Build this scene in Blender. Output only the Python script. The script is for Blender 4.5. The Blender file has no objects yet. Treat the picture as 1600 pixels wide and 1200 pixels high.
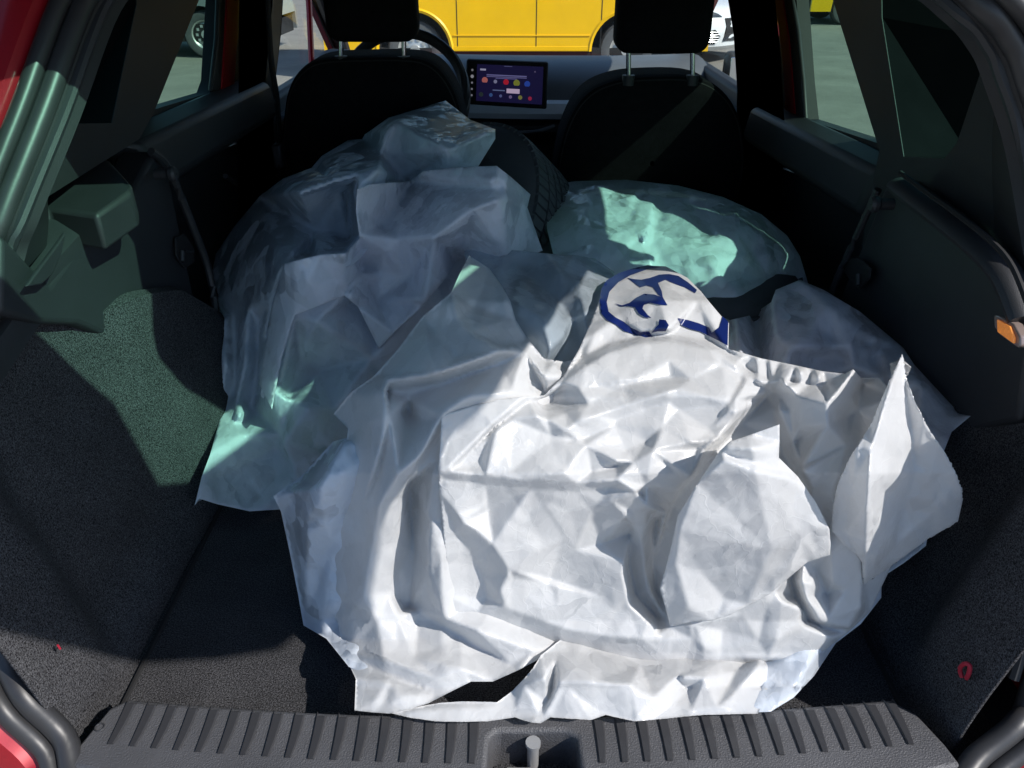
import bpy, math, random
import numpy as np
from mathutils import Vector, Matrix
from mathutils.geometry import delaunay_2d_cdt
R = math.radians
random.seed(3)
sc = bpy.context.scene
C = sc.collection

# ------------------------------------------------------------------ camera
F, CAM_H, PITCH = 1202.0, 1.49, 30.0
cam_d = bpy.data.cameras.new('camera')
cam = bpy.data.objects.new('camera', cam_d); C.objects.link(cam)
cam.location = (0, 0, CAM_H); cam.rotation_euler = (R(90 - PITCH), 0, 0)
cam_d.sensor_fit = 'HORIZONTAL'; cam_d.sensor_width = 36.0; cam_d.lens = 36.0 * F / 1600.0
cam_d.clip_start = 0.02; cam_d.clip_end = 600
sc.camera = cam

# ------------------------------------------------------------------ light
SUN_AZ, SUN_EL = 59.0, 40.2        # measured from "straight behind the camera" towards the right
az, el = R(SUN_AZ), R(SUN_EL)
to_sun = Vector((math.sin(az) * math.cos(el), -math.cos(az) * math.cos(el), math.sin(el)))
sun_d = bpy.data.lights.new('sun', 'SUN'); sun_d.energy = 4.7; sun_d.angle = R(0.5); sun_d.color = (1.0, 0.955, 0.90)
sun = bpy.data.objects.new('sun', sun_d); C.objects.link(sun)
sun.rotation_euler = to_sun.to_track_quat('Z', 'Y').to_euler(); sun.location = (3, -3, 5)
w = bpy.data.worlds.new('World'); sc.world = w; w.use_nodes = True
nt = w.node_tree
sky = nt.nodes.new('ShaderNodeTexSky'); sky.sky_type = 'NISHITA'; sky.sun_disc = False
sky.sun_elevation = el; sky.sun_rotation = math.atan2(to_sun.x, to_sun.y)
sky.air_density = 1.0; sky.dust_density = 0.6; sky.ozone_density = 4.5
nt.links.new(sky.outputs[0], nt.nodes['Background'].inputs[0])
nt.nodes['Background'].inputs[1].default_value = 0.15
sc.view_settings.view_transform = 'Standard'; sc.view_settings.look = 'None'
sc.view_settings.exposure = 0.27; sc.view_settings.gamma = 1.0
try: sc.view_settings.use_curve_mapping = False
except Exception: pass
sc.cycles.transparent_max_bounces = 16
sc.cycles.max_bounces = 10

# ------------------------------------------------------------------ geometry helpers
cp, sp_ = math.cos(R(PITCH)), math.sin(R(PITCH))
def ray(px, py):
    u = (px - 800.0) / F; v = (py - 600.0) / F
    return Vector((u, cp - v * sp_, -(sp_ + v * cp)))
O = Vector((0, 0, CAM_H))
def Z(px, py, z): r = ray(px, py); return O + r * ((z - CAM_H) / r.z)
def X(px, py, x): r = ray(px, py); return O + r * (x / r.x)
def Y(px, py, y): r = ray(px, py); return O + r * (y / r.y)

def tag(o, label=None, cat=None, group=None, kind=None):
    if label: o['label'] = label
    if cat: o['category'] = cat
    if group: o['group'] = group
    if kind: o['kind'] = kind
    return o
def put(o, parent=None):
    C.objects.link(o)
    if parent is not None:
        o.parent = parent
        o.matrix_parent_inverse = parent.matrix_basis.inverted()
    return o
def empty(name, loc, parent=None):
    o = bpy.data.objects.new(name, None); o.empty_display_size = .1; o.location = loc
    return put(o, parent)
def mk(name, V, Fc, m, parent=None, smooth=True, bevel=0, seg=3, sub=0):
    me = bpy.data.meshes.new(name)
    me.from_pydata([tuple(v) for v in V], [], Fc); me.validate(); me.update()
    if m: me.materials.append(m)
    if smooth:
        me.polygons.foreach_set('use_smooth', [True] * len(me.polygons))
        if bevel or not sub:
            try: me.set_sharp_from_angle(angle=R(35))
            except Exception: pass
    o = bpy.data.objects.new(name, me)
    if bevel:
        b = o.modifiers.new('bevel', 'BEVEL'); b.width = bevel; b.segments = seg; b.limit_method = 'ANGLE'; b.angle_limit = R(30)
        b.harden_normals = False
    if sub:
        s = o.modifiers.new('sub', 'SUBSURF'); s.levels = sub; s.render_levels = sub
    return put(o, parent)
class MB:
    def __init__(s): s.V = []; s.F = []
    def add(s, V, Fc):
        n = len(s.V); s.V += [Vector(v) for v in V]; s.F += [tuple(i + n for i in f) for f in Fc]
    def box(s, a, b):
        x0, y0, z0 = a; x1, y1, z1 = b
        s.add([(x0,y0,z0),(x1,y0,z0),(x1,y1,z0),(x0,y1,z0),(x0,y0,z1),(x1,y0,z1),(x1,y1,z1),(x0,y1,z1)],
              [(0,3,2,1),(4,5,6,7),(0,1,5,4),(1,2,6,5),(2,3,7,6),(3,0,4,7)])
    def prism(s, pts, ext):
        n = len(pts); ext = Vector(ext)
        s.add(list(pts) + [Vector(p) + ext for p in pts],
              [tuple(range(n)), tuple(range(2*n-1, n-1, -1))] + [(i, i+n, (i+1) % n + n, (i+1) % n) for i in range(n)])
    def tube(s, pts, r, seg=10, closed=False, flat=1.0):
        pts = [Vector(p) for p in pts]; n = len(pts); V = []; rr = r if hasattr(r, '__len__') else [r] * n
        up = Vector((0, 0, 1))
        for i, p in enumerate(pts):
            a = pts[(i-1) % n] if (closed or i) else pts[0]; b = pts[(i+1) % n] if (closed or i < n-1) else pts[-1]
            t = (b - a).normalized()
            q = up if abs(t.dot(up)) < .95 else Vector((1, 0, 0))
            e1 = t.cross(q).normalized(); e2 = t.cross(e1).normalized()
            for k in range(seg):
                th = 2*math.pi*k/seg; V.append(p + (e1*math.cos(th) + e2*math.sin(th)*flat) * rr[i])
        Fc = []
        for i in range(n if closed else n-1):
            for k in range(seg):
                j = (i+1) % n
                Fc.append((i*seg+k, i*seg+(k+1) % seg, j*seg+(k+1) % seg, j*seg+k))
        if not closed: Fc += [tuple(range(seg-1, -1, -1)), tuple((n-1)*seg+k for k in range(seg))]
        s.add(V, Fc)
    def grid(s, rows, close=False):
        n = len(rows); m = len(rows[0]); Fc = []
        for i in range(n-1):
            for j in range(m if close else m-1):
                Fc.append((i*m+j, i*m+(j+1) % m, (i+1)*m+(j+1) % m, (i+1)*m+j))
        s.add([v for r in rows for v in r], Fc)
    def lathe(s, prof, M, seg=40):
        rows = []
        for k in range(seg):
            th = 2*math.pi*k/seg
            rows.append([M @ Vector((r*math.cos(th), r*math.sin(th), h)) for r, h in prof])
        rows.append(rows[0]); s.grid(rows)
    def build(s, name, m, parent=None, **k): return mk(name, s.V, s.F, m, parent, **k)
def catmull(pts, n=6, closed=False):
    pts = [Vector(p) for p in pts]; N = len(pts); out = []
    for i in range(N if closed else N-1):
        g = lambda k: pts[k % N] if closed else pts[min(max(k, 0), N-1)]
        a, b, c, d = g(i-1), g(i), g(i+1), g(i+2)
        for j in range(n):
            t = j/n
            out.append(.5*((2*b)+(c-a)*t+(2*a-5*b+4*c-d)*t*t+(3*b-a-3*c+d)*t**3))
    if not closed: out.append(pts[-1])
    return out
def inside(P, poly):
    P = np.asarray(P, float); x, y = P[:, 0], P[:, 1]; r = np.zeros(len(P), bool); n = len(poly)
    for i in range(n):
        x0, y0 = poly[i][:2]; x1, y1 = poly[(i+1) % n][:2]
        if y0 == y1: continue
        c = ((y0 > y) != (y1 > y)) & (x < (x1-x0)*(y-y0)/(y1-y0)+x0)
        r ^= c
    return r
def holed(mb, outer, holes, f, ext):
    """flat panel with openings: outer/holes in 2D, f maps 2D to 3D, ext its thickness"""
    V = []; E = []; loops = []
    for L in [outer] + holes:
        n0 = len(V); V += [Vector(p[:2]) for p in L]; E += [(n0+i, n0+(i+1) % len(L)) for i in range(len(L))]
    v, e, fc = delaunay_2d_cdt(V, E, [], 0, 1e-5)[:3]
    cen = np.array([[sum(v[i][k] for i in t)/3 for k in (0, 1)] for t in fc])
    ok = inside(cen, outer)
    for h in holes: ok &= ~inside(cen, h)
    tri = [t for t, k in zip(fc, ok) if k]
    ext = Vector(ext); n = len(v)
    A = [f(*p) for p in v]
    from collections import Counter
    cnt = Counter(); 
    for t in tri:
        for i in range(3): cnt[(t[i], t[(i+1) % 3])] += 1
    side = [(a, b, b+n, a+n) for (a, b) in cnt if (b, a) not in cnt]
    mb.add(A + [a + ext for a in A], [tuple(reversed(t)) for t in tri] + [tuple(i+n for i in t) for t in tri] + side)

# ------------------------------------------------------------------ materials
def mat(name, col, rough=.5, metal=0, spec=.5, coat=0, bump=0, bscale=200, var=0, vscale=8, emit=None, es=1, sheen=0, col2=None, obj=True, bdist=.002):
    m = bpy.data.materials.new(name); m.use_nodes = True; t = m.node_tree; b = t.nodes['Principled BSDF']
    b.inputs['Base Color'].default_value = (*col, 1); b.inputs['Roughness'].default_value = rough
    b.inputs['Metallic'].default_value = metal; b.inputs['Specular IOR Level'].default_value = spec
    b.inputs['Coat Weight'].default_value = coat; b.inputs['Coat Roughness'].default_value = .05
    if sheen: b.inputs['Sheen Weight'].default_value = sheen
    if emit: b.inputs['Emission Color'].default_value = (*emit, 1); b.inputs['Emission Strength'].default_value = es
    tc = t.nodes.new('ShaderNodeTexCoord')
    if var or col2:
        n = t.nodes.new('ShaderNodeTexNoise'); n.inputs['Scale'].default_value = vscale; n.inputs['Detail'].default_value = 6; n.inputs['Roughness'].default_value = .7
        t.links.new(tc.outputs['Object'], n.inputs['Vector'])
        r = t.nodes.new('ShaderNodeValToRGB'); r.color_ramp.elements[0].position = .3; r.color_ramp.elements[1].position = .7
        c2 = col2 or tuple(min(1, c*(1+var)) for c in col); c1 = col if col2 else tuple(c*(1-var) for c in col)
        r.color_ramp.elements[0].color = (*c1, 1); r.color_ramp.elements[1].color = (*c2, 1)
        t.links.new(n.outputs['Fac'], r.inputs[0]); t.links.new(r.outputs[0], b.inputs['Base Color'])
    if bump:
        n = t.nodes.new('ShaderNodeTexNoise'); n.inputs['Scale'].default_value = bscale; n.inputs['Detail'].default_value = 4
        t.links.new(tc.outputs['Object'], n.inputs['Vector'])
        bm = t.nodes.new('ShaderNodeBump'); bm.inputs['Strength'].default_value = bump; bm.inputs['Distance'].default_value = bdist
        t.links.new(n.outputs['Fac'], bm.inputs['Height']); t.links.new(bm.outputs[0], b.inputs['Normal'])
    return m
def carpet(name, dark, light, scale=420):
    m = mat(name, dark, rough=.98, spec=.15, bump=.9, bscale=scale, bdist=.003)
    t = m.node_tree; b = t.nodes['Principled BSDF']; tc = [n for n in t.nodes if n.type == 'TEX_COORD'][0]
    n = t.nodes.new('ShaderNodeTexNoise'); n.inputs['Scale'].default_value = scale*1.1; n.inputs['Detail'].default_value = 3; n.inputs['Roughness'].default_value = .8
    n2 = t.nodes.new('ShaderNodeTexNoise'); n2.inputs['Scale'].default_value = 14; n2.inputs['Detail'].default_value = 3
    t.links.new(tc.outputs['Object'], n.inputs['Vector']); t.links.new(tc.outputs['Object'], n2.inputs['Vector'])
    r = t.nodes.new('ShaderNodeValToRGB'); e = r.color_ramp.elements
    e[0].position = .38; e[0].color = (*dark, 1); e[1].position = .66; e[1].color = (*light, 1)
    mx = t.nodes.new('ShaderNodeMix'); mx.data_type = 'RGBA'; mx.blend_type = 'MULTIPLY'; mx.inputs[0].default_value = .5
    t.links.new(n.outputs['Fac'], r.inputs[0]); t.links.new(r.outputs[0], mx.inputs[6]); t.links.new(n2.outputs['Fac'], mx.inputs[7])
    t.links.new(mx.outputs[2], b.inputs['Base Color'])
    return m
def glass(name, tint, refl=1.0):
    m = bpy.data.materials.new(name); m.use_nodes = True; t = m.node_tree; t.nodes.clear()
    o = t.nodes.new('ShaderNodeOutputMaterial'); tr = t.nodes.new('ShaderNodeBsdfTransparent'); tr.inputs[0].default_value = (*tint, 1)
    g = t.nodes.new('ShaderNodeBsdfGlossy'); g.inputs['Roughness'].default_value = .02
    lw = t.nodes.new('ShaderNodeLayerWeight'); lw.inputs[0].default_value = .5
    pw = t.nodes.new('ShaderNodeMath'); pw.operation = 'POWER'; pw.inputs[1].default_value = 4.0
    mu = t.nodes.new('ShaderNodeMath'); mu.operation = 'MULTIPLY_ADD'; mu.inputs[1].default_value = .8*refl; mu.inputs[2].default_value = .035*refl
    mx = t.nodes.new('ShaderNodeMixShader')
    t.links.new(lw.outputs['Facing'], pw.inputs[0]); t.links.new(pw.outputs[0], mu.inputs[0]); t.links.new(mu.outputs[0], mx.inputs[0])
    t.links.new(tr.outputs[0], mx.inputs[1]); t.links.new(g.outputs[0], mx.inputs[2]); t.links.new(mx.outputs[0], o.inputs[0])
    return m
def film(name, col, transl=.3, alpha=.12, rough=.3, facet=.22):
    """thin crinkled polythene: reflects, lets light through, a little see-through"""
    m = bpy.data.materials.new(name); m.use_nodes = True; t = m.node_tree; b = t.nodes['Principled BSDF']
    L = t.links.new
    b.inputs['Base Color'].default_value = (*col, 1); b.inputs['Roughness'].default_value = rough
    b.inputs['Specular IOR Level'].default_value = .55
    tc = t.nodes.new('ShaderNodeTexCoord')
    v = t.nodes.new('ShaderNodeTexVoronoi'); v.feature = 'DISTANCE_TO_EDGE'; v.inputs['Scale'].default_value = 17
    wn = t.nodes.new('ShaderNodeTexNoise'); wn.inputs['Scale'].default_value = 9; wn.inputs['Detail'].default_value = 4
    ad = t.nodes.new('ShaderNodeMix'); ad.data_type = 'RGBA'; ad.blend_type = 'LINEAR_LIGHT'; ad.inputs[0].default_value = .09
    L(tc.outputs['Object'], ad.inputs[6]); L(wn.outputs['Color'], ad.inputs[7]); L(tc.outputs['Object'], wn.inputs['Vector'])
    L(ad.outputs[2], v.inputs['Vector'])
    n = t.nodes.new('ShaderNodeTexNoise'); n.inputs['Scale'].default_value = 28; n.inputs['Detail'].default_value = 7; n.inputs['Roughness'].default_value = .62; n.inputs['Distortion'].default_value = 1.2
    L(tc.outputs['Object'], n.inputs['Vector'])
    mr = t.nodes.new('ShaderNodeMapRange'); mr.inputs[1].default_value = 0; mr.inputs[2].default_value = .022; mr.inputs[3].default_value = 1; mr.inputs[4].default_value = 0
    L(v.outputs['Distance'], mr.inputs[0])
    s = t.nodes.new('ShaderNodeMath'); s.operation = 'MULTIPLY_ADD'; s.inputs[1].default_value = .16
    L(mr.outputs[0], s.inputs[0]); L(n.outputs['Fac'], s.inputs[2])
    bm = t.nodes.new('ShaderNodeBump'); bm.inputs['Strength'].default_value = .22; bm.inputs['Distance'].default_value = .004
    L(s.outputs[0], bm.inputs['Height'])
    cur = bm.outputs[0]
    for sc_, k_, wp in ((15, facet, .05), (42, facet*.55, .02), (110, facet*.28, .008)):   # each crinkle cell leans its own way
        q = t.nodes.new('ShaderNodeMix'); q.data_type = 'RGBA'; q.blend_type = 'LINEAR_LIGHT'; q.inputs[0].default_value = wp
        L(tc.outputs['Object'], q.inputs[6]); L(wn.outputs['Color'], q.inputs[7])
        mp = t.nodes.new('ShaderNodeMapping'); mp.inputs['Scale'].default_value = (1.35, .8, .9); mp.inputs['Rotation'].default_value = (.3, .5, .7+sc_)
        vc = t.nodes.new('ShaderNodeTexVoronoi'); vc.inputs['Scale'].default_value = sc_; L(q.outputs[2], mp.inputs[0]); L(mp.outputs[0], vc.inputs['Vector'])
        sb = t.nodes.new('ShaderNodeVectorMath'); sb.operation = 'SUBTRACT'; sb.inputs[1].default_value = (.5, .5, .5); L(vc.outputs['Color'], sb.inputs[0])
        ml = t.nodes.new('ShaderNodeVectorMath'); ml.operation = 'MULTIPLY_ADD'; ml.inputs[1].default_value = (k_, k_, k_); L(sb.outputs[0], ml.inputs[0]); L(cur, ml.inputs[2])
        cur = ml.outputs[0]
    nz = t.nodes.new('ShaderNodeVectorMath'); nz.operation = 'NORMALIZE'; L(cur, nz.inputs[0]); L(nz.outputs[0], b.inputs['Normal'])
    wh = t.nodes.new('ShaderNodeMix'); wh.data_type = 'RGBA'; wh.inputs[6].default_value = (*col, 1); wh.inputs[7].default_value = (*[min(.95, c*1.15+.03) for c in col], 1)
    wf = t.nodes.new('ShaderNodeMath'); wf.operation = 'MULTIPLY'; wf.inputs[1].default_value = .22; L(mr.outputs[0], wf.inputs[0]); L(wf.outputs[0], wh.inputs[0]); L(wh.outputs[2], b.inputs['Base Color'])
    tl = t.nodes.new('ShaderNodeBsdfTranslucent'); tl.inputs[0].default_value = (*[c*.95 for c in col], 1); L(nz.outputs[0], tl.inputs['Normal'])
    tr = t.nodes.new('ShaderNodeBsdfTransparent'); tr.inputs[0].default_value = (.93, .96, 1, 1)
    m1 = t.nodes.new('ShaderNodeMixShader'); m1.inputs[0].default_value = transl
    m2 = t.nodes.new('ShaderNodeMixShader'); m2.inputs[0].default_value = alpha
    L(b.outputs[0], m1.inputs[1]); L(tl.outputs[0], m1.inputs[2]); L(m1.outputs[0], m2.inputs[1]); L(tr.outputs[0], m2.inputs[2])
    L(m2.outputs[0], t.nodes['Material Output'].inputs[0])
    return m
M = {}
M['plastic'] = mat('black_grained_plastic', (.022, .023, .026), rough=.5, bump=.35, bscale=900, var=.15, bdist=.001)
M['trim'] = mat('charcoal_trim', (.016, .0165, .019), rough=.55, bump=.3, bscale=700, var=.2, bdist=.001)
M['sill'] = mat('sill_plastic', (.072, .072, .077), rough=.45, bump=.9, bscale=520, var=.2, bdist=.0016)
M['rib'] = mat('sill_rib_plastic', (.034, .034, .037), rough=.36, var=.1)
M['carpet'] = carpet('boot_carpet', (.002, .002, .003), (.15, .15, .16), 480)
M['floorc'] = carpet('boot_floor_carpet', (.002, .002, .0025), (.14, .14, .15), 480)
M['fabric'] = mat('seat_fabric', (.006, .006, .0075), rough=.95, spec=.15, bump=.6, bscale=600, var=.35, vscale=60)
M['rubber'] = mat('seal_rubber', (.028, .028, .030), rough=.42, bump=.1, bscale=80, var=.2)
M['tyre'] = mat('tyre_rubber', (.075, .077, .082), rough=.7, bump=.3, bscale=300, var=.2)
M['red'] = mat('red_metallic_paint', (.30, .004, .012), rough=.35, metal=.2, coat=.5, var=.08, vscale=300)
M['chrome'] = mat('bright_metal', (.75, .76, .78), rough=.15, metal=1, var=.05)
M['dash'] = mat('dashboard_grey', (.10, .11, .12), rough=.5, bump=.3, bscale=600, var=.1, bdist=.001)
M['silver'] = mat('silver_trim', (.82, .87, .90), rough=.35, var=.02)
M['clear'] = glass('clear_glass', (.93, .96, .94), .3)
M['green'] = glass('green_privacy_glass', (.60, .76, .67), .2)
M['rear'] = glass('green_rear_glass', (.66, .97, .85), .12)
M['film'] = film('white_polythene', (.77, .775, .78), .40, .03, .25, .20)
M['film_thin_shade'] = film('thin_shade_polythene', (.80, .86, .94), .44, .05, .17, .42)  # sky blue of the shade tinted into the white film
M['film_mid_shade'] = film('mid_shade_polythene', (.88, .90, .96), .46, .03, .18, .45)  # paler blue put into the colour to lift the shaded film
M['film_clear'] = film('clear_polythene', (.62, .72, .80), .35, .42, .18, .30)
M['recess_shade'] = mat('recess_shade_black', (.006, .006, .007), rough=1, spec=.02, var=.2)  # near-black colour keeps the quarter window recess as dark as shade
M['navy'] = mat('navy_print', (.006, .016, .10), rough=.3, var=.2, vscale=30)
M['asphalt'] = mat('ground_asphalt', (.24, .225, .20), rough=.95, bump=.5, bscale=60, var=.22, vscale=1.3, bdist=.01)
M['yellow'] = mat('yellow_paint', (.84, .47, .0), rough=.4, spec=.3, coat=.25, var=.05, vscale=3)
M['white'] = mat('white_paint', (.72, .74, .75), rough=.3, coat=.8, var=.02)
M['grey'] = mat('grey_paint', (.22, .25, .27), rough=.3, metal=.4, coat=.8, var=.05)
M['dark'] = mat('matt_black', (.008, .008, .009), rough=.8, var=.2)
M['wheel'] = mat('wheel_steel', (.5, .5, .5), rough=.4, metal=.6, var=.1)
M['bodyglass'] = mat('tinted_window', (.02, .03, .035), rough=.08, coat=1, var=.1)
M['screen'] = mat('display_glass', (.004, .004, .006), rough=.35, spec=.15, emit=(.006, .004, .030), es=.7, var=.1)
M['amber'] = mat('amber_lamp', (.75, .28, .06), rough=.2, coat=.5, bump=.6, bscale=120, var=.45, vscale=60, emit=(.9, .26, .05), es=.28)
M['lens'] = mat('lamp_lens', (.22, .17, .15), rough=.15, coat=1, var=.2)
M['redstrap'] = mat('red_strap', (.35, .01, .03), rough=.7, var=.2)

# ------------------------------------------------------------------ ground and yard
g = MB(); g.grid([[Vector((x, y, 0)) for x in np.linspace(-250, 250, 9)] for y in np.linspace(-250, 250, 9)][::-1])
tag(g.build('ground', M['asphalt'], smooth=False), kind='structure')

# ------------------------------------------------------------------ tyres (shared builder)
def wheel(name, label, Mx, Rr=.31, W=.2, rim=True, cat='tyre'):
    root = empty(name, Mx.translation); tag(root, label, cat, 'tyres lying in the boot')
    h = W/2; ri = Rr*.66
    prof = [(ri, -h*.75), (ri+.02, -h*.95), (Rr-.05, -h), (Rr-.015, -h*.86), (Rr-.004, -h*.74), (Rr-.004, h*.74), (Rr-.015, h*.86), (Rr-.05, h), (ri+.02, h*.95), (ri, h*.75), (ri, -h*.75)]
    b = MB(); b.lathe(prof, Mx, 72); b.build('tyre', M['tyre'], root)
    t = MB(); N = 78
    for k in range(N):                                   # tread blocks: angled bars standing proud of the crown
        for s in (-1, 1):
            for (h0, h1, sk, wd) in ((.04, .20, .020, .058), (.25, .46, .035, .060), (.50, .80, .012, .060)):
                a0 = 2*math.pi*(k + (.5 if s > 0 else 0))/N; P = []
                for up_ in (-.006, .0025):
                    for (aa, hh) in ((0, h0), (sk, h1), (sk+wd, h1), (wd, h0)):
                        rr = Rr + up_ - .030*max(0, hh-.66)**1.2; a = a0 + aa; P.append(Mx @ Vector((rr*math.cos(a), rr*math.sin(a), s*hh*h)))
                t.add(P, [(3,2,1,0), (4,5,6,7), (0,1,5,4), (1,2,6,5), (2,3,7,6), (3,0,4,7)])
    tag(t.build('tread', M['tyre'], root, smooth=False), kind='stuff')
    if rim:
        r_ = MB(); r_.lathe([(ri, -h*.7), (ri-.012, -h*.75), (ri-.03, -h*.2), (.09, h*.1), (.09, h*.3), (0.001, h*.3)], Mx, 40); r_.build('rim', M['wheel'], root)
    return root
def frame_from(c, n):
    q = Vector(n).to_track_quat('Z', 'Y'); return Matrix.Translation(c) @ q.to_matrix().to_4x4()

# ------------------------------------------------------------------ yellow van
def arch_side(x0, x1, zb, zt, wheels, r, extra_top):
    """side outline with wheel arches cut out of the bottom edge"""
    P = []
    x = x0; P.append((x0, zb))
    for cx in wheels:
        for k in range(13):
            a = math.pi - math.pi*k/12; zz = .33 + r*math.sin(a)
            P.append((cx + r*math.cos(a), max(zz, zb) if 0 < k < 12 else zb))
    P.append((x1, zb)); return P + extra_top
def road_wheel(parent, x, y, s=1, R_=.33, W=.2):
    e = empty('wheel', (x, y, R_), parent); Mx = frame_from(Vector((x, y + s*W/2, R_)), (0, -s, 0))
    t = MB(); t.lathe([(R_*.62, W*.5), (R_*.75, W*.56), (R_*.93, W*.52), (R_, W*.36), (R_, -W*.4), (R_*.6, -W*.5)], Mx, 36); t.build('tyre', M['tyre'], e)
    r_ = MB(); r_.lathe([(R_*.62, W*.5), (R_*.57, W*.46), (R_*.5, W*.3), (R_*.2, W*.42), (R_*.18, W*.5), (.001, W*.5)], Mx, 36)
    for k in range(10):
        a = 2*math.pi*k/10; c = Mx @ Vector((R_*.38*math.cos(a), R_*.38*math.sin(a), W*.4)); r_.box(c-Vector((.018, .012, .018)), c+Vector((.018, .0, .018)))
    r_.build('rim', M['wheel'], e)
VY = 10.0
van = empty('delivery_van', (0.1, VY+.9, 0)); tag(van, 'bright yellow van parked side-on beyond the windscreen', 'van')
b = MB()
top = [(2.35, .7), (2.3, 1.0), (1.75, 1.25), (1.2, 1.9), (1.0, 1.95), (-2.15, 1.95), (-2.2, 1.8), (-2.25, .7)]
side = arch_side(-2.25, 2.35, .33, 0, [-1.17, 1.38], .43, top)
holes = [[(-2.0, 1.15), (-1.05, 1.15), (-1.05, 1.75), (-2.0, 1.75)], [(-.95, 1.15), (.25, 1.15), (.25, 1.75), (-.95, 1.75)], [(.38, 1.15), (1.5, 1.15), (1.05, 1.75), (.38, 1.75)]]
holed(b, side, holes, lambda x, z: Vector((x, VY, z)), (0, .05, 0))
holed(b, side, holes, lambda x, z: Vector((x, VY+1.85, z)), (0, .05, 0))
b.prism([Vector((x, VY+.05, z)) for x, z in [(2.35, .33), *top, (-2.25, .33)]][::1], (0, .0, 0)) if False else None
for i in range(len(top)-1):
    (x0, z0), (x1, z1) = top[i], top[i+1]
    b.add([(x0, VY+.05, z0), (x1, VY+.05, z1), (x1, VY+1.85, z1), (x0, VY+1.85, z0)], [(0, 1, 2, 3)])
b.build('body', M['yellow'], van)
b = MB(); b.box((-2.2, VY+.06, .28), (2.3, VY+1.84, .36)); b.box((-2.1, VY+.35, .36), (2.2, VY+1.5, .95)); b.build('underbody', M['dark'], van)
b = MB()
for xx, ln in ((-.62, 0), (.38, 0)): pass
b.box((-.70, VY-.012, .497), (.93, VY-.001, .512)); b.build('body_crease', M['yellow'], van, bevel=.004)
for (x0, x1) in ((-.655, -.645), (.283, .293), (1.05, 1.06)):
    b = MB(); b.box((x0, VY-.003, .36), (x1, VY+.004, 1.8)); b.build('door_seam', M['dark'], van)
b = MB(); b.box((-.73, VY-.005, .335), (.94, VY+.003, .385)); b.build('lower_trim', M['yellow'], van, bevel=.004)
for x in (.16, .42):
    b = MB(); b.box((x-.08, VY-.03, .96), (x+.06, VY-.002, .99)); b.build('door_handle', M['yellow'], van, bevel=.008)
for h in holes:
    b = MB(); b.prism([Vector((x, VY+.015, z)) for x, z in h], (0, .01, 0)); b.build('window', M['bodyglass'], van)
for x in (-1.17, 1.38): road_wheel(van, x, VY+.06); 
for x in (-1.17, 1.38): road_wheel(van, x, VY+1.84, -1)
for x in (-1.17, 1.38):
    b = MB()
    b.grid([[Vector((x + r*math.cos(a), VY-.004+dy, .33+r*math.sin(a))) for a in np.linspace(0, math.pi, 20)] for r, dy in ((.428, .0), (.455, -.012), (.475, .004))]); b.build('arch_trim', M['yellow'], van)
    b = MB(); b.grid([[Vector((x + .43*math.cos(a), yy, .33+.43*math.sin(a))) for a in np.linspace(0, math.pi, 20)] for yy in (VY+.04, VY+.4)]); b.build('arch_liner', M['dark'], van)

# ------------------------------------------------------------------ white car (front towards us)
WY = 11.0
wc = empty('parked_car', (2.62, WY, 0)); tag(wc, 'white car with slim headlight and dark mesh grille facing us beyond the windscreen', 'car', 'cars parked in the yard')
xs = np.linspace(-1, 1, 17); prof = [(.18, .10), (.24, .02), (.36, 0), (.48, .0), (.58, .05), (.66, .09), (.74, .22), (.85, .8), (.92, 1.1), (1.35, 1.9), (1.45, 2.6), (1.4, 3.4), (1.0, 4.2), (.3, 4.2)]
rows = []
for z, dy in prof:
    hw = .88 if z < .9 else .88 - (z-.9)*.35
    rows.append([Vector((3.5 + hw*x, WY + dy + .28*abs(x)**3*(dy < 1), z)) for x in xs])
b = MB(); b.grid(rows)
for s in (0, -1):
    b.add([r[s] for r in rows] , [tuple(range(len(rows))) if s else tuple(range(len(rows)-1, -1, -1))])
b.build('body', M['white'], wc)
b = MB(); 
def onfront(x, z, off=.01):
    zz = [p[0] for p in prof[:8]]; dd = [p[1] for p in prof[:8]]
    return Vector((3.5 + x*.88, WY + float(np.interp(z, zz, dd)) + .28*abs(x)**3 - off, z))
def frontpatch(name, poly, m, off):
    cx = sum(p[0] for p in poly)/len(poly); cz = sum(p[1] for p in poly)/len(poly); P = []
    for i in range(len(poly)):
        (x0, z0), (x1, z1) = poly[i], poly[(i+1) % len(poly)]
        P += [(x0+(x1-x0)*t/5, z0+(z1-z0)*t/5) for t in range(5)]
    V = [onfront(x, z, off) for x, z in P] + [onfront(cx, cz, off+.01)]
    V += [v+Vector((0, .05, 0)) for v in V[:-1]]; n = len(P)
    return mk(name, V, [(i, (i+1) % n, n) for i in range(n)] + [(i, i+n+1, (i+1) % n+n+1, (i+1) % n) for i in range(n)], m, wc)
for s in (-1, 1):
    frontpatch('headlight', [(s*.98, .74), (s*.62, .64), (s*.55, .60), (s*.80, .60), (s*.97, .66)], M['bodyglass'], .012)
    frontpatch('intake', [(s*.93, .42), (s*.72, .45), (s*.62, .36), (s*.70, .27), (s*.92, .28)], M['dark'], .012)
frontpatch('grille', [(-.5, .58), (.5, .58), (.55, .30), (-.55, .30)], M['dark'], .014)
for z in (.30, .33, .36, .39, .42):
    b = MB(); b.tube([onfront(x, z, .03) for x in np.linspace(-.9, -.66, 5)], .006, 6); b.build('grille_bar', M['chrome'], wc)
b = MB(); b.prism([Vector((2.85, WY+.98, .95)), Vector((4.15, WY+.98, .95)), Vector((4.0, WY+1.8, 1.34)), Vector((3.0, WY+1.8, 1.34))], (0, -.01, .02)); b.build('windscreen', M['bodyglass'], wc)
for x in (2.75, 4.25): road_wheel(wc, x, WY+.9, 1, .31); road_wheel(wc, x, WY+3.4, 1, .31)

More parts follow.
